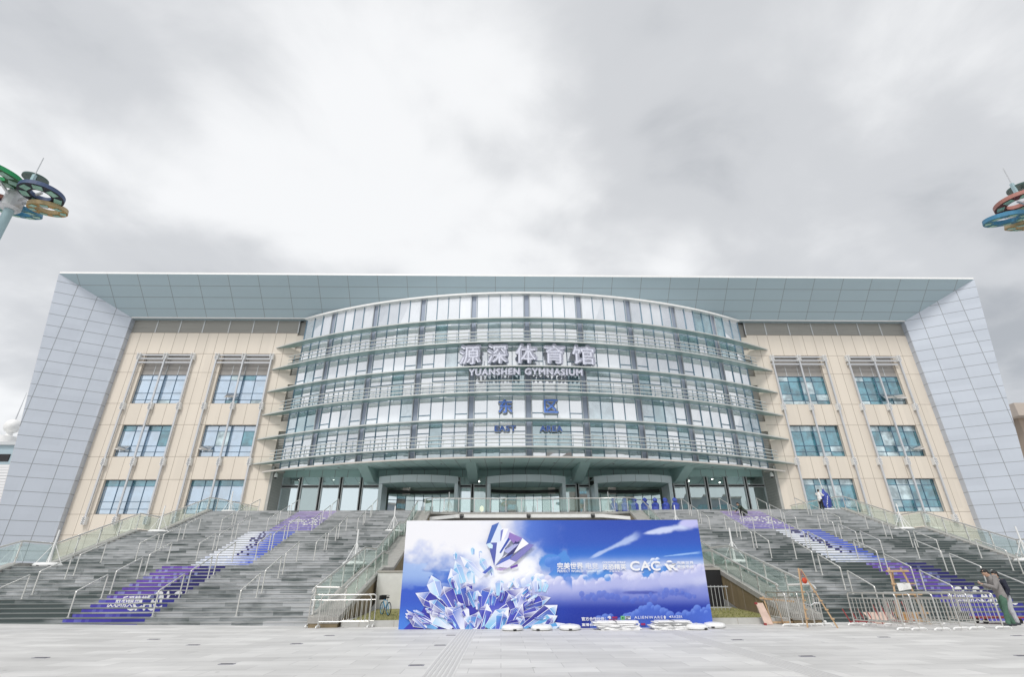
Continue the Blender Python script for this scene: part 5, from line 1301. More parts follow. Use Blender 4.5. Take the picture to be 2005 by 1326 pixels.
for i, (x0, x1, lb) in enumerate(((11.2, 12.15, 'pale flattened cardboard sheet on the lowest step behind the red frame'), (12.35, 13.15, 'tan flattened cardboard sheet on the lowest step below the easel'))):
    t = thing('cardboard_sheet', lb, 'cardboard', ((x0 + x1) / 2, 21.3, 0), group='cardboard sheets by the stairs')
    MB().hexa([(x0, 21.1, 0.005), (x1, 21.1, 0.005), (x1, 21.12, 0.005), (x0, 21.12, 0.005)], [(x0 - 0.02, 21.5, 0.34), (x1 + 0.02, 21.5, 0.34), (x1 + 0.02, 21.52, 0.34), (x0 - 0.02, 21.52, 0.34)]).build('panel', CARD if i else PINK, t)
    MB().hexa([(x0, 20.85, 0.003), (x1, 20.85, 0.003), (x1, 21.1, 0.004), (x0, 21.1, 0.004)], [(x0, 20.85, 0.012), (x1, 20.85, 0.012), (x1, 21.1, 0.014), (x0, 21.1, 0.014)]).build('flap', CARD if i else PINK, t)
t = thing('hand_trolley', 'red flat trolley with black wheels behind the two men', 'trolley', (15.6, 20.6, 0))
MB().box(14.75, 16.3, 20.4, 21.0, 0.17, 0.215).build('platform', RED, t)
for x in (14.9, 16.15):
    for y in (20.5, 20.9):
        w = MB(); w.tube([(x, y - 0.03, 0.085), (x, y + 0.03, 0.085)], 0.085, 14); wh = w.build('wheel', BLACK, t); MB().bar((x, y, 0.10), (x, y, 0.20), 0.05, 0.09).build('fork', SILVER, wh)
t = thing('litter_ball', 'small crumpled white paper ball on the paving at the stair foot', 'litter', (9.55, 21.3, 0)); b = MB(); b.ball((9.55, 21.3, 0.05), 0.06, 0.05, 0.05, 8, 6); b.build('crumpled_paper', WHITE, t)
# planter kerb, grass, fence and the black shade panel for the passage under the terrace
b = MB(); b.box(-8.15, 8.15, 21.15, 21.35, 0, 0.20); b.box(-8.15, -7.95, 21.35, 26, 0, 0.199); b.box(7.95, 8.15, 21.35, 26, 0, 0.199)
for k in range(-6, 7): b.box(k * 1.25 - 0.006, k * 1.25 + 0.006, 21.146, 21.2, 0.0, 0.196, 1)
struct(b.build('planter_kerb', [mat('kerb_granite', (0.50, 0.50, 0.48), 0.6, var=0.08, vscale=3), JOINT]))
b = MB(); b.poly([(-7.95, 21.35, 0.17), (7.95, 21.35, 0.17), (7.95, 26, 0.36), (-7.95, 26, 0.36)])
struct(b.build('lawn', mat('dry_lawn', (0.22, 0.21, 0.08), 0.9, var=0.35, vscale=6, bump=0.5, bscale=60)))
b = MB(); rg = random.Random(5)
for k in range(2600):
    x = rg.uniform(-7.9, 7.9); y = rg.uniform(21.4, 24.5); z = 0.17 + (y - 21.35) * 0.041; a = rg.uniform(0, 6.28); w = 0.012; hh = rg.uniform(0.03, 0.07)
    b.poly([(x - w * math.cos(a), y - w * math.sin(a), z), (x + w * math.cos(a), y + w * math.sin(a), z), (x + rg.uniform(-.03, .03), y + rg.uniform(-.03, .03), z + hh)])
struct(b.build('grass', mat('grass_blade', (0.17, 0.19, 0.05), 0.8)), 'stuff')
t = thing('metal_fence', 'black metal bar fence under the stair end beside the billboard', 'fence', (6.2, 24.5, 0.3))
for k in range(16): MB().tube([(4.9 + k * 0.16, 24.4, 0.3), (4.9 + k * 0.16, 24.4, 1.25)], 0.014, 6).build('bar', SILVER, t)
MB().bar((4.85, 24.4, 1.2), (7.4, 24.4, 1.2), 0.04, 0.04).bar((4.85, 24.4, 0.4), (7.4, 24.4, 0.4), 0.04, 0.04).build('rail', SILVER, t)
t = thing('passage_shade', 'black panel standing in for the shade of the passage beneath the terrace', 'wall', (0, 27, 0)); MB().box(-6.6, 8.2, 27.0, 27.2, 0, 1.9).build('panel', BLACK, t); MB().box(-6.62, 8.22, 26.97, 27.23, 1.9, 2.0).build('capping', CONC, t)  # black panel put in as the shade of the underpass
t = thing('utility_box', 'white box wall beside the bicycle under the stairs', 'wall', (-7.6, 26.5, 0)); MB().box(-8.1, -6.62, 26.2, 26.95, 0.2, 1.85).build('panel', WALLW, t); MB().box(-8.13, -6.6, 26.17, 26.97, 1.85, 1.93).build('capping', CONC, t)

# bicycle under the stairs
bk = thing('bicycle', 'light blue bicycle parked on the grass under the stair end', 'bicycle', (0, 0, 0))
BLU = mat('blue_bike_paint', (0.05, 0.28, 0.50), 0.35)
def wheel(cx):
    w = MB().tube([(cx + 0.33 * math.cos(a), 0, 0.34 + 0.33 * math.sin(a)) for a in np.linspace(0, 2 * math.pi, 29)[:-1]], 0.022, 7, closed=True).build('wheel', BLACK, bk, smooth=True, local=True)
    r = MB().tube([(cx + 0.30 * math.cos(a), 0, 0.34 + 0.30 * math.sin(a)) for a in np.linspace(0, 2 * math.pi, 29)[:-1]], 0.012, 6, closed=True)
    for k in range(10): a = k * math.pi / 5; r.tube([(cx, 0.01, 0.34), (cx + 0.3 * math.cos(a), 0, 0.34 + 0.3 * math.sin(a))], 0.004, 4)
    r.build('rim', BLU, w, local=True)
wheel(-0.52); wheel(0.52)
f = MB(); J = {'bb': (-0.05, 0, 0.30), 'seat': (-0.2, 0, 0.72), 'head': (0.34, 0, 0.80), 'hl': (0.38, 0, 0.66), 'r': (-0.52, 0, 0.34), 'f': (0.52, 0, 0.34)}
for a, c, r in (('bb', 'seat', .02), ('bb', 'hl', .024), ('seat', 'head', .016), ('bb', 'r', .014), ('seat', 'r', .012), ('head', 'hl', .022), ('hl', 'f', .016)): f.tube([J[a], J[c]], r, 8)
f.build('frame', BLU, bk, smooth='auto', local=True)
MB().ball((-0.24, 0, 0.92), 0.14, 0.085, 0.045).tube([(-0.2, 0, 0.72), (-0.23, 0, 0.9)], 0.014, 8).build('saddle', BLACK, bk, smooth='auto', local=True)
MB().tube([(0.34, 0, 0.8), (0.31, 0, 0.98), (0.36, 0, 1.0)], 0.014, 8).tube([(0.25, -0.28, 1.0), (0.36, -0.15, 1.02), (0.36, 0.15, 1.02), (0.25, 0.28, 1.0)], 0.014, 8).build('handlebar', BLACK, bk, smooth='auto', local=True)
bs_ = MB().box(0.42, 0.72, -0.17, 0.17, 0.78, 1.0); bs_.build('basket', BLACK, bk, local=True)
MB().tube([(-0.05, -0.03, 0.30), (-0.05, 0.03, 0.30)], 0.09, 14).bar((-0.05, -0.06, 0.30), (0.05, -0.06, 0.16), 0.02, 0.02).bar((-0.05, 0.06, 0.30), (-0.15, 0.06, 0.44), 0.02, 0.02).build('crank', SILVER, bk, local=True)
bk.scale = (0.70,) * 3; bk.location = (-7.05, 23.4, 0.25); bk.rotation_euler = (0, 0, R_(122))

# ================================================================ ring lamps on tall poles
LED = mat('led_panel_green', (0.22, 0.40, 0.32), 0.35, var=0.3, vscale=3)
def basis(n):
    n = Vector(n).normalized(); x = n.cross(Vector((0, 1, 0.2))).normalized(); return x, n.cross(x), n
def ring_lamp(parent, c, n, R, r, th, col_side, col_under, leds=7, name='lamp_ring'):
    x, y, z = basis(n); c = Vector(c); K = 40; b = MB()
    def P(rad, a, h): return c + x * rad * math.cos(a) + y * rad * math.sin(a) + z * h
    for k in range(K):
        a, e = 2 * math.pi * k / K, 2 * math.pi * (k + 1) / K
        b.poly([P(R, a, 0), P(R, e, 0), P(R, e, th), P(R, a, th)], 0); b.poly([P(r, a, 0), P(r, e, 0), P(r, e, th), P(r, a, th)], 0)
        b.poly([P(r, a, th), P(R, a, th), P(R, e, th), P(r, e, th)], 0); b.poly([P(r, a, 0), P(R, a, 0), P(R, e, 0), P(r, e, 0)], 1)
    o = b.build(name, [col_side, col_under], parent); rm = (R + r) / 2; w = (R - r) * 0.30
    for k in range(leds):
        a = 2 * math.pi * (k + 0.3) / leds; u = x * math.cos(a) + y * math.sin(a); v = -x * math.sin(a) + y * math.cos(a); p = c + u * rm - z * 0.004; d = MB()
        d.hexa([p - u * w - v * w * 1.25 - z * 0.02, p + u * w - v * w * 1.25 - z * 0.02, p + u * w + v * w * 1.25 - z * 0.02, p - u * w + v * w * 1.25 - z * 0.02],
               [p - u * w - v * w * 1.25, p + u * w - v * w * 1.25, p + u * w + v * w * 1.25, p - u * w + v * w * 1.25])
        d.build('led_panel', LED, o)
    return o
POLE = mat('pale_blue_pole', (0.36, 0.50, 0.54), 0.4)
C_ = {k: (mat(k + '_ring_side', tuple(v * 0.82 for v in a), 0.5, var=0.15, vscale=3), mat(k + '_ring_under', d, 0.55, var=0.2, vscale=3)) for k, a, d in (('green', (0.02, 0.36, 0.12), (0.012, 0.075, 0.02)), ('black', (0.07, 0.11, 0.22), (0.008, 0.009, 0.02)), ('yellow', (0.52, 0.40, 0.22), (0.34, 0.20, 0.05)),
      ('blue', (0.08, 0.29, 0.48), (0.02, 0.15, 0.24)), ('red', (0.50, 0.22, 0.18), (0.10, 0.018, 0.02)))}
def lamp_post(px, py, label, rings, disc, mast):
    t = thing('ring_lamp_post', label, 'lamp post', (px, py, 0), group='tall lamp posts with coloured rings')
    MB().lathe([(0.30, 0), (0.30, 0.05), (0.17, 0.06), (0.14, 14.6)], (px, py, 0), 20).build('pole', POLE, t, smooth='auto')
    hub = MB(); hub.lathe([(0.22, 13.6), (0.30, 13.7), (0.30, 14.3), (0.2, 14.5)], (px, py, 0), 14)
    for (col, c, n, R, r) in rings: hub.bar((px, py, 14.0), Vector(c) + Vector(n).normalized() * 0.12, 0.07, 0.07)
    hub.bar((px, py, 14.5), mast[0], 0.06, 0.06); hub.bar((px, py, 14.4), disc[0], 0.06, 0.06); hub.build('hub', SILVER, t)
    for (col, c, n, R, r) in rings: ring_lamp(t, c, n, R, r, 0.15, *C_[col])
    x, y, z = basis(disc[1]); c = Vector(disc[0]); b = MB(); K = 32
    ra = [c + (x * math.cos(2 * math.pi * k / K) + y * math.sin(2 * math.pi * k / K)) * disc[2] for k in range(K)]
    b.hexa(ra, [p + z * 0.06 for p in ra]); b.build('solar_disc', mat('dark_green_disc', (0.055, 0.11, 0.10), 0.35), t)
    m = Vector(mast[0]); MB().tube([m, m + Vector(mast[1])], 0.018, 6).build('lightning_rod', SILVER, t)
    MB().box(m.x - 0.05, m.x + 0.05, m.y - 0.05, m.y + 0.05, m.z - 0.05, m.z + 0.4).build('control_box', POLE, t)
lamp_post(-20.1, 15.0, 'tall lamp post with green, black and yellow rings by the bicycle side of the plaza',
    [('green', (-20.15, 14.0, 14.35), (0.16, -0.10, 0.98), 0.84, 0.35), ('black', (-18.80, 14.6, 13.95), (0, 0, 1), 0.66, 0.29), ('yellow', (-19.08, 15.3, 13.85), (0.0, -0.22, 0.97), 0.58, 0.30),
     ('blue', (-20.4, 15.6, 13.95), (0.05, -0.30, 0.95), 0.66, 0.32), ('red', (-20.9, 15.2, 14.1), (0.0, -0.2, 0.95), 0.6, 0.30)],
    ((-20.2, 15.4, 15.4), (0.02, -0.05, 1), 0.40), ((-19.95, 15.1, 14.95), (0, 0, 1.25)))
lamp_post(18.2, 15.0, 'tall lamp post with red and blue rings beyond the men on the plaza',
    [('red', (17.05, 14.9, 14.25), (-0.06, -0.02, 1), 0.70, 0.34), ('blue', (16.85, 15.4, 13.85), (-0.03, -0.24, 0.97), 0.66, 0.36), ('yellow', (18.3, 15.8, 13.9), (0, -0.4, 0.9), 0.8, 0.4), ('green', (19.2, 14.8, 14.9), (0, -0.2, 1), 0.84, 0.4), ('black', (18.9, 14.6, 14.2), (0, -0.2, 1), 0.84, 0.4)],
    ((18.05, 15.3, 15.35), (-0.03, -0.1, 1), 0.46), ((17.6, 15.2, 15.1), (0, 0, 1.2)))

# ================================================================ buildings far behind
t = thing('distant_stadium', 'pale metal-roofed stadium building with a ball-topped mast far behind', 'building', (-80, 80, 0))
b = MB()
for k in range(40):
    z0, z1 = k * 0.45, (k + 1) * 0.45
    y0, y1 = 78 + (z0 / 18) ** 2 * 3, 78 + (z1 / 18) ** 2 * 3
    b.poly([(-125, y0, z0), (-60, y0, z0), (-60, y1, z1 - 0.06), (-125, y1, z1 - 0.06)]); b.poly([(-125, y1, z1 - 0.06), (-60, y1, z1 - 0.06), (-60, y1 + 0.1, z1), (-125, y1 + 0.1, z1)], 1)
b.build('shell_roof', [mat('pale_cladding', (0.62, 0.62, 0.63), 0.5, metal=0.2), LOUV], t)
MB().box(-125, -60, 81.2, 95, 18.0, 21.0).build('upper_storey', SOFF, t)
w = MB()
for k in range(26): w.box(-124 + k * 2.3, -122.3 + k * 2.3, 81.1, 81.19, 18.5, 19.6)
w.build('window_band', BLACK, t)
MB().box(-125.2, -59.8, 80.8, 95, 21.0, 21.5).build('parapet', LFRAME, t)
MB().lathe([(1.6, 21.5), (1.6, 22.6), (1.2, 22.7), (0.5, 22.8), (0.35, 23.4)], (-81.4, 82.5, 0), 16).build('turret', WHITE, t, smooth='auto'); MB().ball((-81.4, 82.5, 24.4), 1.15).build('ball', WHITE, t, smooth=True); MB().tube([(-81.4, 82.5, 25.4), (-81.4, 82.5, 30.2)], [0.10, 0.03], 6).build('mast', SILVER, t)
t = thing('distant_block', 'beige flat-roofed building showing behind the splayed frame, near the red ring lamp', 'building', (88, 78, 0))
MB().box(78.2, 110, 76, 95, 0, 24.0).build('wall', mat('brown_beige_wall', (0.36, 0.29, 0.23), 0.7), t); MB().box(77.0, 111, 74.5, 96, 24.0, 26.0).build('roof', mat('roof_beige', (0.46, 0.40, 0.35), 0.7), t)
for k in range(8): MB().box(79.0 + k * 3.5, 81.8 + k * 3.5, 75.9, 75.99, 19.0, 22.6).build('window', WINR, t)

# ================================================================ what stands across the plaza, mirrored in the glass
LEAF = [mat('leaf_green_%s' % k, c, 0.6) for k, c in (('mid', (0.055, 0.11, 0.035)), ('dark', (0.03, 0.07, 0.025)), ('light', (0.10, 0.16, 0.05)))]
BARK = mat('bark', (0.10, 0.075, 0.055), 0.9, var=0.3, vscale=6)
def tree(x, y, h, r, label, seed):
    t = thing('broadleaf_tree', label, 'tree', (x, y, 0), group='trees across the plaza, seen mirrored in the glass'); rr = random.Random(seed)
    tr = MB(); tr.tube([(x, y, 0), (x + 0.1, y, h * 0.3), (x - 0.1, y + 0.1, h * 0.6)], [0.28, 0.2, 0.1], 8)
    for k in range(6):
        a = k * 1.05 + rr.random(); tr.tube([(x, y, h * (0.3 + 0.05 * k)), (x + r * 0.6 * math.cos(a), y + r * 0.6 * math.sin(a), h * (0.55 + 0.05 * k))], [0.1, 0.03], 6)
    tr.build('trunk', BARK, t, smooth='auto'); c = MB()
    cl = [(rr.gauss(0, r * 0.45), rr.gauss(0, r * 0.45), h * 0.66 + rr.gauss(0, h * 0.15), rr.uniform(0.3, 0.5) * r) for _ in range(22)]
    for i in range(2600):
        cx, cy_, cz, cr_ = rr.choice(cl); v = Vector((rr.gauss(0, 1), rr.gauss(0, 1), rr.gauss(0, 1))).normalized() * cr_ * rr.uniform(0.5, 1.0)
        p = Vector((x + cx, y + cy_, cz)) + v; u = Vector((rr.gauss(0, 1), rr.gauss(0, 1), rr.gauss(0, 1))).normalized(); w = u.cross(Vector((0.3, 0.5, 0.8))).normalized(); s_ = rr.uniform(0.14, 0.26)
        c.poly([p - u * s_, p + w * s_ * 0.6, p + u * s_, p - w * s_ * 0.6], rr.choice((0, 0, 1, 2)))
    c.build('crown', LEAF, t)
for i, (x, y, h, r) in enumerate(((-44, -14, 9, 3.6), (-36, -20, 8, 3.2), (-20, -30, 11, 4.2), (4, -34, 12, 4.5), (14, -30, 11, 4.2), (27, -28, 12, 4.4))):
    tree(x, y, h, r, 'green broadleaf tree across the plaza, seen only mirrored in the glass', 300 + i)
for i, (x0, x1, y0, h, c, lb) in enumerate(((-80, -48, -100, 15, (0.36, 0.36, 0.37), 'low grey slab across the street, seen only mirrored in the glass'), (24, 50, -85, 36, (0.30, 0.24, 0.21), 'brown block across the street, seen only mirrored in the glass'), (64, 92, -100, 30, (0.34, 0.36, 0.40), 'blue-grey block across the street, seen only mirrored in the glass'))):
    t = thing('street_block', lb, 'building', ((x0 + x1) / 2, y0, 0)); m = mat('block_wall', c, 0.7); MB().box(x0, x1, y0 - 15, y0, 0, h).build('wall', m, t); w = MB()
    for k in range(int(h / 3.4)): w.box(x0 + 1, x1 - 1, y0 + 0.02, y0 + 0.08, 1.5 + k * 3.4, 3.2 + k * 3.4)
    w.build('window_band', WINR, t); MB().box(x0 - 0.3, x1 + 0.3, y0 - 15.3, y0 + 0.3, h, h + 0.8).build('parapet', CONC, t)

# ================================================================ people
def V3(a): return Vector(a)
def loft(b, pts, rad, side, n=16):
    """closed limb or trunk: elliptical rings (half width, half depth) along pts, capped round"""
    pts = [V3(p) for p in pts]; rad = [r if isinstance(r, tuple) else (r, r) for r in rad]; side = V3(side)
    P, Rr = [], []
    def cap(i, j, rev):
        d = (pts[i] - pts[j]).normalized(); rm = min(rad[i]); out = []
        for f in (0.95, 0.75, 0.4): out.append((pts[i] + d * rm * f, tuple(r * math.sqrt(1 - f * f) for r in rad[i])))
        return out
    for p, r in cap(0, 1, True): P.append(p); Rr.append(r)
    for p, r in zip(pts, rad): P.append(p); Rr.append(r)
    for p, r in reversed(cap(-1, -2, False)): P.append(p); Rr.append(r)
    bs = len(b.v); k = len(P)
    for i in range(k):
        t = (P[min(i + 1, k - 1)] - P[max(i - 1, 0)]).normalized(); x = side - t * side.dot(t)
        if x.length < 1e-3: x = t.orthogonal()
        x.normalize(); y = t.cross(x)
        for j in range(n):
            an = 2 * math.pi * j / n; b.v.append(tuple(P[i] + x * math.cos(an) * Rr[i][0] + y * math.sin(an) * Rr[i][1]))
    for i in range(k - 1):
        for j in range(n):
            j2 = (j + 1) % n; b.f.append((bs + i * n + j, bs + i * n + j2, bs + (i + 1) * n + j2, bs + (i + 1) * n + j)); b.m.append(0)
    b.f.append(tuple(bs + j for j in reversed(range(n)))); b.f.append(tuple(bs + (k - 1) * n + j for j in range(n))); b.m += [0, 0]
def fused(name, b, voxel, m, parent, smooth_n=4, wrinkle=0.0, seed=0):
    """one continuous surface grown over overlapping limbs"""
    me = bpy.data.meshes.new(name); me.from_pydata(b.v, [], b.f); bm = bmesh.new(); bm.from_mesh(me); bmesh.ops.recalc_face_normals(bm, faces=bm.faces); bm.to_mesh(me); bm.free()
    o = bpy.data.objects.new(name, me); COL.objects.link(o)
    r = o.modifiers.new('Remesh', 'REMESH'); r.mode = 'VOXEL'; r.voxel_size = voxel
    if smooth_n: sm = o.modifiers.new('Smooth', 'SMOOTH'); sm.factor = 0.5; sm.iterations = smooth_n
    dg = bpy.context.evaluated_depsgraph_get(); dg.update(); nm = bpy.data.meshes.new_from_object(o.evaluated_get(dg)); bpy.data.objects.remove(o)
    if wrinkle > 0:
        nv = len(nm.vertices); co = np.empty(nv * 3); nm.vertices.foreach_get('co', co); co = co.reshape(-1, 3); no = np.empty(nv * 3); nm.vertices.foreach_get('normal', no); no = no.reshape(-1, 3)
        u = co[:, 0] * 5 + co[:, 1] * 7 + 40; v = co[:, 2] * 15 + co[:, 0] * 6 + 40
        w = (fbm(u, v, 400 + seed, 3) - 0.5) * 2; co = co + no * (w * wrinkle)[:, None]; nm.vertices.foreach_set('co', co.ravel())
    nm.name = name; nm.materials.clear(); nm.materials.append(m); nm.polygons.foreach_set('use_smooth', [True] * len(nm.polygons)); nm.update()
    ob = bpy.data.objects.new(name, nm); COL.objects.link(ob); ob.parent = parent; return ob
def person(label, loc, rz, J, top, trousers, shoes, hood=None, scale=1.0, fine=True):
    """J: joint positions in the person's own frame (faces +Y, z up): one continuous body, clothes over it"""
    t = thing('person', label, 'person', loc, rz); t.scale = (scale,) * 3; sd_ = int(abs(loc[0]) * 10)
    j = {k: V3(v) for k, v in J.items() if isinstance(v, tuple)}
    hd = (j['head'] - j['neck']).normalized(); fw = V3(j['face']); fw = (fw - hd * fw.dot(hd)).normalized(); sv = fw.cross(hd).normalized(); hc = j['head']
    across = (j['sh_r'] - j['sh_l']).normalized(); hips = (j['hip_r'] - j['hip_l']).normalized()
    pel, ch, nk = j['pelvis'], j['chest'], j['neck']; wa = pel.lerp(ch, 0.45)
    b = MB()
    loft(b, [pel, wa, ch, ch.lerp(nk, 0.5)], [(0.15, 0.10), (0.13, 0.09), (0.16, 0.105), (0.12, 0.075)], across)
    loft(b, [ch.lerp(nk, 0.4), nk, hc - hd * 0.04], [0.058, 0.052, 0.05], across, 12)
    loft(b, [hc - hd * 0.07 + fw * 0.008, hc - hd * 0.02, hc + hd * 0.05, hc + hd * 0.075], [(0.058, 0.072), (0.072, 0.090), (0.074, 0.092), (0.060, 0.078)], sv, 16)
    loft(b, [hc - hd * 0.088 + fw * 0.066, hc - hd * 0.055 + fw * 0.058], [(0.030, 0.022), (0.044, 0.03)], sv, 10)          # jaw
    loft(b, [hc + fw * 0.088 + hd * 0.022, hc + fw * 0.110 - hd * 0.018], [0.010, 0.015], sv, 8)                              # nose
    for e in (-1, 1): loft(b, [hc + sv * 0.074 * e + hd * 0.02 - fw * 0.006, hc + sv * 0.078 * e - hd * 0.028 - fw * 0.002], [(0.012, 0.018), (0.010, 0.013)], sv, 8)
    loft(b, [hc + fw * 0.080 + hd * 0.028 + sv * 0.035, hc + fw * 0.084 + hd * 0.030 - sv * 0.035], [0.012, 0.012], hd, 8)     # brow
    cl = {}
    for s, e in (('l', -1), ('r', 1)):
        sh, el, wr = j['sh_' + s], j['el_' + s], j['wr_' + s]
        loft(b, [sh, sh.lerp(el, 0.5), el, el.lerp(wr, 0.35), wr], [0.055, 0.050, 0.040, 0.041, 0.027], across, 12)
        d = (wr - el).normalized(); pn = V3(j.get('palm_' + s, V3((0, 0, -1)))); pn = (pn - d * pn.dot(d)).normalized(); w = d.cross(pn).normalized(); curl = J.get('curl_' + s, 0.35)
        th = w if J.get('thumb_' + s, 1) > 0 else -w
        loft(b, [wr, wr + d * 0.045, wr + d * 0.088], [(0.028, 0.018), (0.040, 0.016), (0.040, 0.013)], w, 12)
        for off, ln, cc in ((0.030, 0.070, 1.0), (0.011, 0.080, 1.08), (-0.009, 0.075, 1.15), (-0.027, 0.058, 1.3)):
            a = wr + d * 0.085 + th * off; c_ = curl * cc; p1 = a + (d * math.cos(c_ * .5) + pn * math.sin(c_ * .5)) * ln * 0.5; p2 = p1 + (d * math.cos(c_ * 1.6) + pn * math.sin(c_ * 1.6)) * ln * 0.3; p3 = p2 + (d * math.cos(c_ * 2.4) + pn * math.sin(c_ * 2.4)) * ln * 0.24
            loft(b, [a, p1, p2, p3], [0.0098, 0.0092, 0.0085, 0.0075], w, 8)
        a = wr + d * 0.022 + th * 0.024; p1 = a + d * 0.032 + th * 0.028 + pn * 0.010; p2 = p1 + d * 0.030 + th * 0.006 + pn * 0.012; loft(b, [a, p1, p2], [0.014, 0.0115, 0.009], w, 8)
        hp, kn, an, toe = j['hip_' + s], j['kn_' + s], j['an_' + s], j['toe_' + s]
        loft(b, [hp + V3((0, 0, 0.03)), hp.lerp(kn, 0.5), kn, kn.lerp(an, 0.35), an], [0.085, 0.072, 0.052, 0.054, 0.036], hips, 12)
        loft(b, [an - V3((0, 0, 0.02)), an.lerp(toe, 0.5) - V3((0, 0, 0.02)), toe], [0.036, 0.034, 0.028], hips, 10)
    fused('body', b, 0.006 if fine else 0.009, SKIN, t, 3)
    up = (ch - pel).normalized(); b = MB()
    loft(b, [pel - up * 0.08, pel + up * 0.02, wa, ch - up * 0.04, ch.lerp(nk, 0.45), ch.lerp(nk, 0.78)], [(0.186, 0.142), (0.190, 0.146), (0.178, 0.138), (0.192, 0.142), (0.160, 0.112), (0.082, 0.078)], across, 20)
    for s in 'lr':
        sh, el, wr = j['sh_' + s], j['el_' + s], j['wr_' + s]
        loft(b, [ch.lerp(sh, 0.55), sh, sh.lerp(el, 0.5), el, el.lerp(wr, 0.5), el.lerp(wr, 0.88)], [0.095, 0.095, 0.078, 0.068, 0.060, 0.050], across, 14)
    if hood:
        c = nk - fw * 0.10 - hd * 0.075; loft(b, [c + sv * 0.11 + hd * 0.03 + fw * 0.05, c + sv * 0.06 - hd * 0.01, c - hd * 0.02, c - sv * 0.06 - hd * 0.01, c - sv * 0.11 + hd * 0.03 + fw * 0.05], [0.04, 0.062, 0.068, 0.062, 0.04], hd, 12)
    fused('jacket', b, 0.012, top, t, 3, 0.012, sd_)
    b = MB(); loft(b, [pel - up * 0.09, pel, pel + up * 0.10], [(0.150, 0.115), (0.172, 0.132), (0.150, 0.11)], hips, 18)
    for s, e in (('l', -1), ('r', 1)):
        hp, kn, an = j['hip_' + s], j['kn_' + s], j['an_' + s]
        loft(b, [hp + (pel - hp) * 0.2, hp.lerp(kn, 0.35), kn, kn.lerp(an, 0.4), kn.lerp(an, 0.95)], [0.112, 0.098, 0.078, 0.076, 0.068], hips, 14)
    fused('trousers', b, 0.012, trousers, t, 3, 0.010, sd_ + 3)
    for s in 'lr':
        a, e = j['an_' + s], j['toe_' + s]; d = e - a; d.z = 0; d.normalize(); gz = min(a.z - 0.085, e.z - 0.04); c = V3((a.x, a.y, gz)); b = MB()
        loft(b, [c - d * 0.05 + V3((0, 0, 0.045)), c + d * 0.05 + V3((0, 0, 0.042)), c + d * 0.14 + V3((0, 0, 0.036)), c + d * 0.19 + V3((0, 0, 0.03))], [(0.040, 0.042), (0.044, 0.040), (0.047, 0.034), (0.036, 0.027)], d.cross(V3((0, 0, 1))), 12)
        loft(b, [c + V3((0, 0, 0.04)), c + V3((0, 0, 0.11))], [0.046, 0.048], d, 10); fused('shoe', b, 0.008, shoes, t, 2)
    b = MB(); c = hc + hd * 0.030 - fw * 0.016                                                                                  # short hair over crown, sides and nape
    loft(b, [c - hd * 0.055 - fw * 0.028, c - hd * 0.01 - fw * 0.012, c + hd * 0.045, c + hd * 0.068], [(0.070, 0.072), (0.084, 0.092), (0.082, 0.098), (0.058, 0.072)], sv, 16)
    loft(b, [c + fw * 0.066 + hd * 0.066 + sv * 0.05, c + fw * 0.080 + hd * 0.066, c + fw * 0.066 + hd * 0.066 - sv * 0.05], [0.022, 0.024, 0.022], hd, 10)
    fused('hair', b, 0.008, HAIR, t, 1, 0.008, sd_ + 7)
    for e in (-1, 1):
        MB().ball(tuple(hc + fw * 0.0905 + sv * 0.032 * e + hd * 0.010), 0.011, 0.008, 0.006, 8, 6).build('eye', BLACK, t, local=True)
    MB().ball(tuple(hc + fw * 0.094 - hd * 0.052), 0.020, 0.007, 0.005, 8, 6).build('mouth', LIPS, t, local=True)
    return t
LIPS = mat('lips', (0.36, 0.15, 0.12), 0.5)
HOODIE = mat('grey_hoodie', (0.25, 0.235, 0.23), 0.85, var=0.08, vscale=8); GREENT = mat('green_trousers', (0.075, 0.155, 0.11), 0.85, var=0.12, vscale=8); SHOE = mat('dark_shoes', (0.04, 0.05, 0.06), 0.6)
NAVY = mat('navy_jacket', (0.018, 0.022, 0.04), 0.8); LGREY = mat('light_grey_trousers', (0.46, 0.47, 0.50), 0.85); WSHIRT = mat('white_shirt', (0.78, 0.78, 0.77), 0.8); BLKT = mat('black_trousers', (0.015, 0.015, 0.018), 0.8); OLIVE = mat('dark_olive_jacket', (0.035, 0.05, 0.035), 0.8)
stand = dict(pelvis=(0, 0.0, 0.96), chest=(0, 0.02, 1.33), neck=(0, 0.04, 1.50), head=(0, 0.075, 1.62), face=(0, 1, -0.15), sh_l=(-0.20, 0.0, 1.42), sh_r=(0.20, 0.0, 1.42), el_l=(-0.26, -0.02, 1.13), el_r=(0.26, -0.02, 1.13), wr_l=(-0.25, 0.10, 0.90), wr_r=(0.25, 0.10, 0.90),
             palm_l=(1, 0, 0), palm_r=(-1, 0, 0), hip_l=(-0.10, 0, 0.90), hip_r=(0.10, 0, 0.90), kn_l=(-0.11, 0.03, 0.50), kn_r=(0.11, 0.03, 0.50), an_l=(-0.12, -0.02, 0.085), an_r=(0.12, -0.02, 0.085), toe_l=(-0.13, 0.13, 0.04), toe_r=(0.13, 0.13, 0.04))
def pose(**k): d = dict(stand); d.update(k); return d
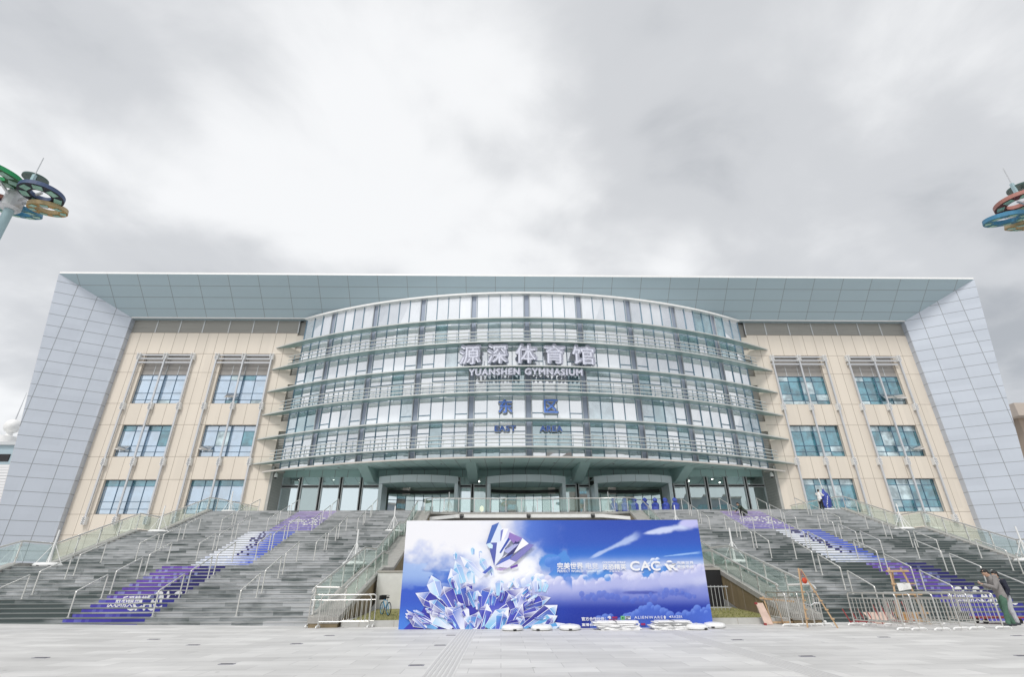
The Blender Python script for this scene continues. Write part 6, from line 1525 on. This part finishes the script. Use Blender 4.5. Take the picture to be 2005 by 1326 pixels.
ph = pose(chest=(0, 0.06, 1.33), neck=(0, 0.12, 1.49), head=(0, 0.20, 1.595), face=(0, 1, -0.45), sh_l=(-0.20, 0.05, 1.41), sh_r=(0.20, 0.05, 1.41), el_l=(-0.24, 0.16, 1.14), el_r=(0.24, 0.16, 1.14), wr_l=(-0.07, 0.40, 1.25), wr_r=(0.07, 0.40, 1.24), palm_l=(0.5, 0.2, 0.8), palm_r=(-0.5, 0.2, 0.8), curl_l=0.7, curl_r=0.7,
          kn_l=(-0.11, 0.06, 0.50), an_l=(-0.12, 0.12, 0.085), toe_l=(-0.13, 0.27, 0.04), an_r=(0.12, -0.12, 0.085), toe_r=(0.13, 0.03, 0.04))
man = person('man in a grey hoodie and green trousers looking down at the phone in his hands', (14.95, 19.55, 0), R_(70), ph, HOODIE, GREENT, SHOE, hood=True, scale=1.03)
t = thing('phone', 'white phone held up by the man in the grey hoodie', 'phone', (14.53, 19.70, 1.335), R_(70)); MB().hexa([(-0.04, -0.006, -0.07), (0.04, -0.006, -0.07), (0.04, 0.006, -0.07), (-0.04, 0.006, -0.07)], [(-0.04, 0.05, 0.07), (0.04, 0.05, 0.07), (0.04, 0.062, 0.07), (-0.04, 0.062, 0.07)]).build('case', WHITE, t, local=True); MB().hexa([(-0.034, -0.010, -0.06), (0.034, -0.010, -0.06), (0.034, -0.0075, -0.06), (-0.034, -0.0075, -0.06)], [(-0.034, 0.040, 0.06), (0.034, 0.040, 0.06), (0.034, 0.0425, 0.06), (-0.034, 0.0425, 0.06)]).build('screen', BLACK, t, local=True)
person('man in navy jacket and pale grey trousers, hidden behind the man with the phone', (15.55, 20.05, 0), R_(75), pose(el_r=(0.30, -0.08, 1.15), wr_r=(0.27, 0.02, 0.92)), NAVY, LGREY, SHOE, scale=0.98)
reach = pose(el_l=(-0.24, 0.16, 1.25), wr_l=(-0.12, 0.40, 1.32), el_r=(0.24, 0.18, 1.22), wr_r=(0.12, 0.42, 1.28), palm_l=(0.6, 0.3, 0), palm_r=(-0.6, 0.3, 0), curl_l=0.8, curl_r=0.8, face=(0, 1, 0.25), head=(0, 0.06, 1.63), neck=(0, 0.02, 1.51))
person('man in white shirt and black trousers gripping the rolled blue flag', (24.85, 44.95, ZD), R_(-70), reach, WSHIRT, BLKT, SHOE)
cr_ = pose(pelvis=(0, -0.12, 0.36), chest=(0, 0.14, 0.68), neck=(0, 0.24, 0.83), head=(0, 0.31, 0.94), face=(0, 1, -0.5), sh_l=(-0.19, 0.14, 0.76), sh_r=(0.19, 0.14, 0.76), el_l=(-0.24, 0.36, 0.56), el_r=(0.24, 0.36, 0.56), wr_l=(-0.10, 0.54, 0.42), wr_r=(0.10, 0.54, 0.42), palm_l=(0, 0.3, -1), palm_r=(0, 0.3, -1),
           hip_l=(-0.10, -0.10, 0.34), hip_r=(0.10, -0.10, 0.34), kn_l=(-0.16, 0.32, 0.48), kn_r=(0.16, 0.32, 0.46), an_l=(-0.13, -0.02, 0.10), an_r=(0.13, -0.02, 0.10), toe_l=(-0.14, 0.14, 0.05), toe_r=(0.14, 0.14, 0.05))
person('man in dark clothes crouching over the violet strip near the top of the stairs', (16.75, 42.1, nose(42.1) + 0.06), R_(75), cr_, OLIVE, BLKT, SHOE)
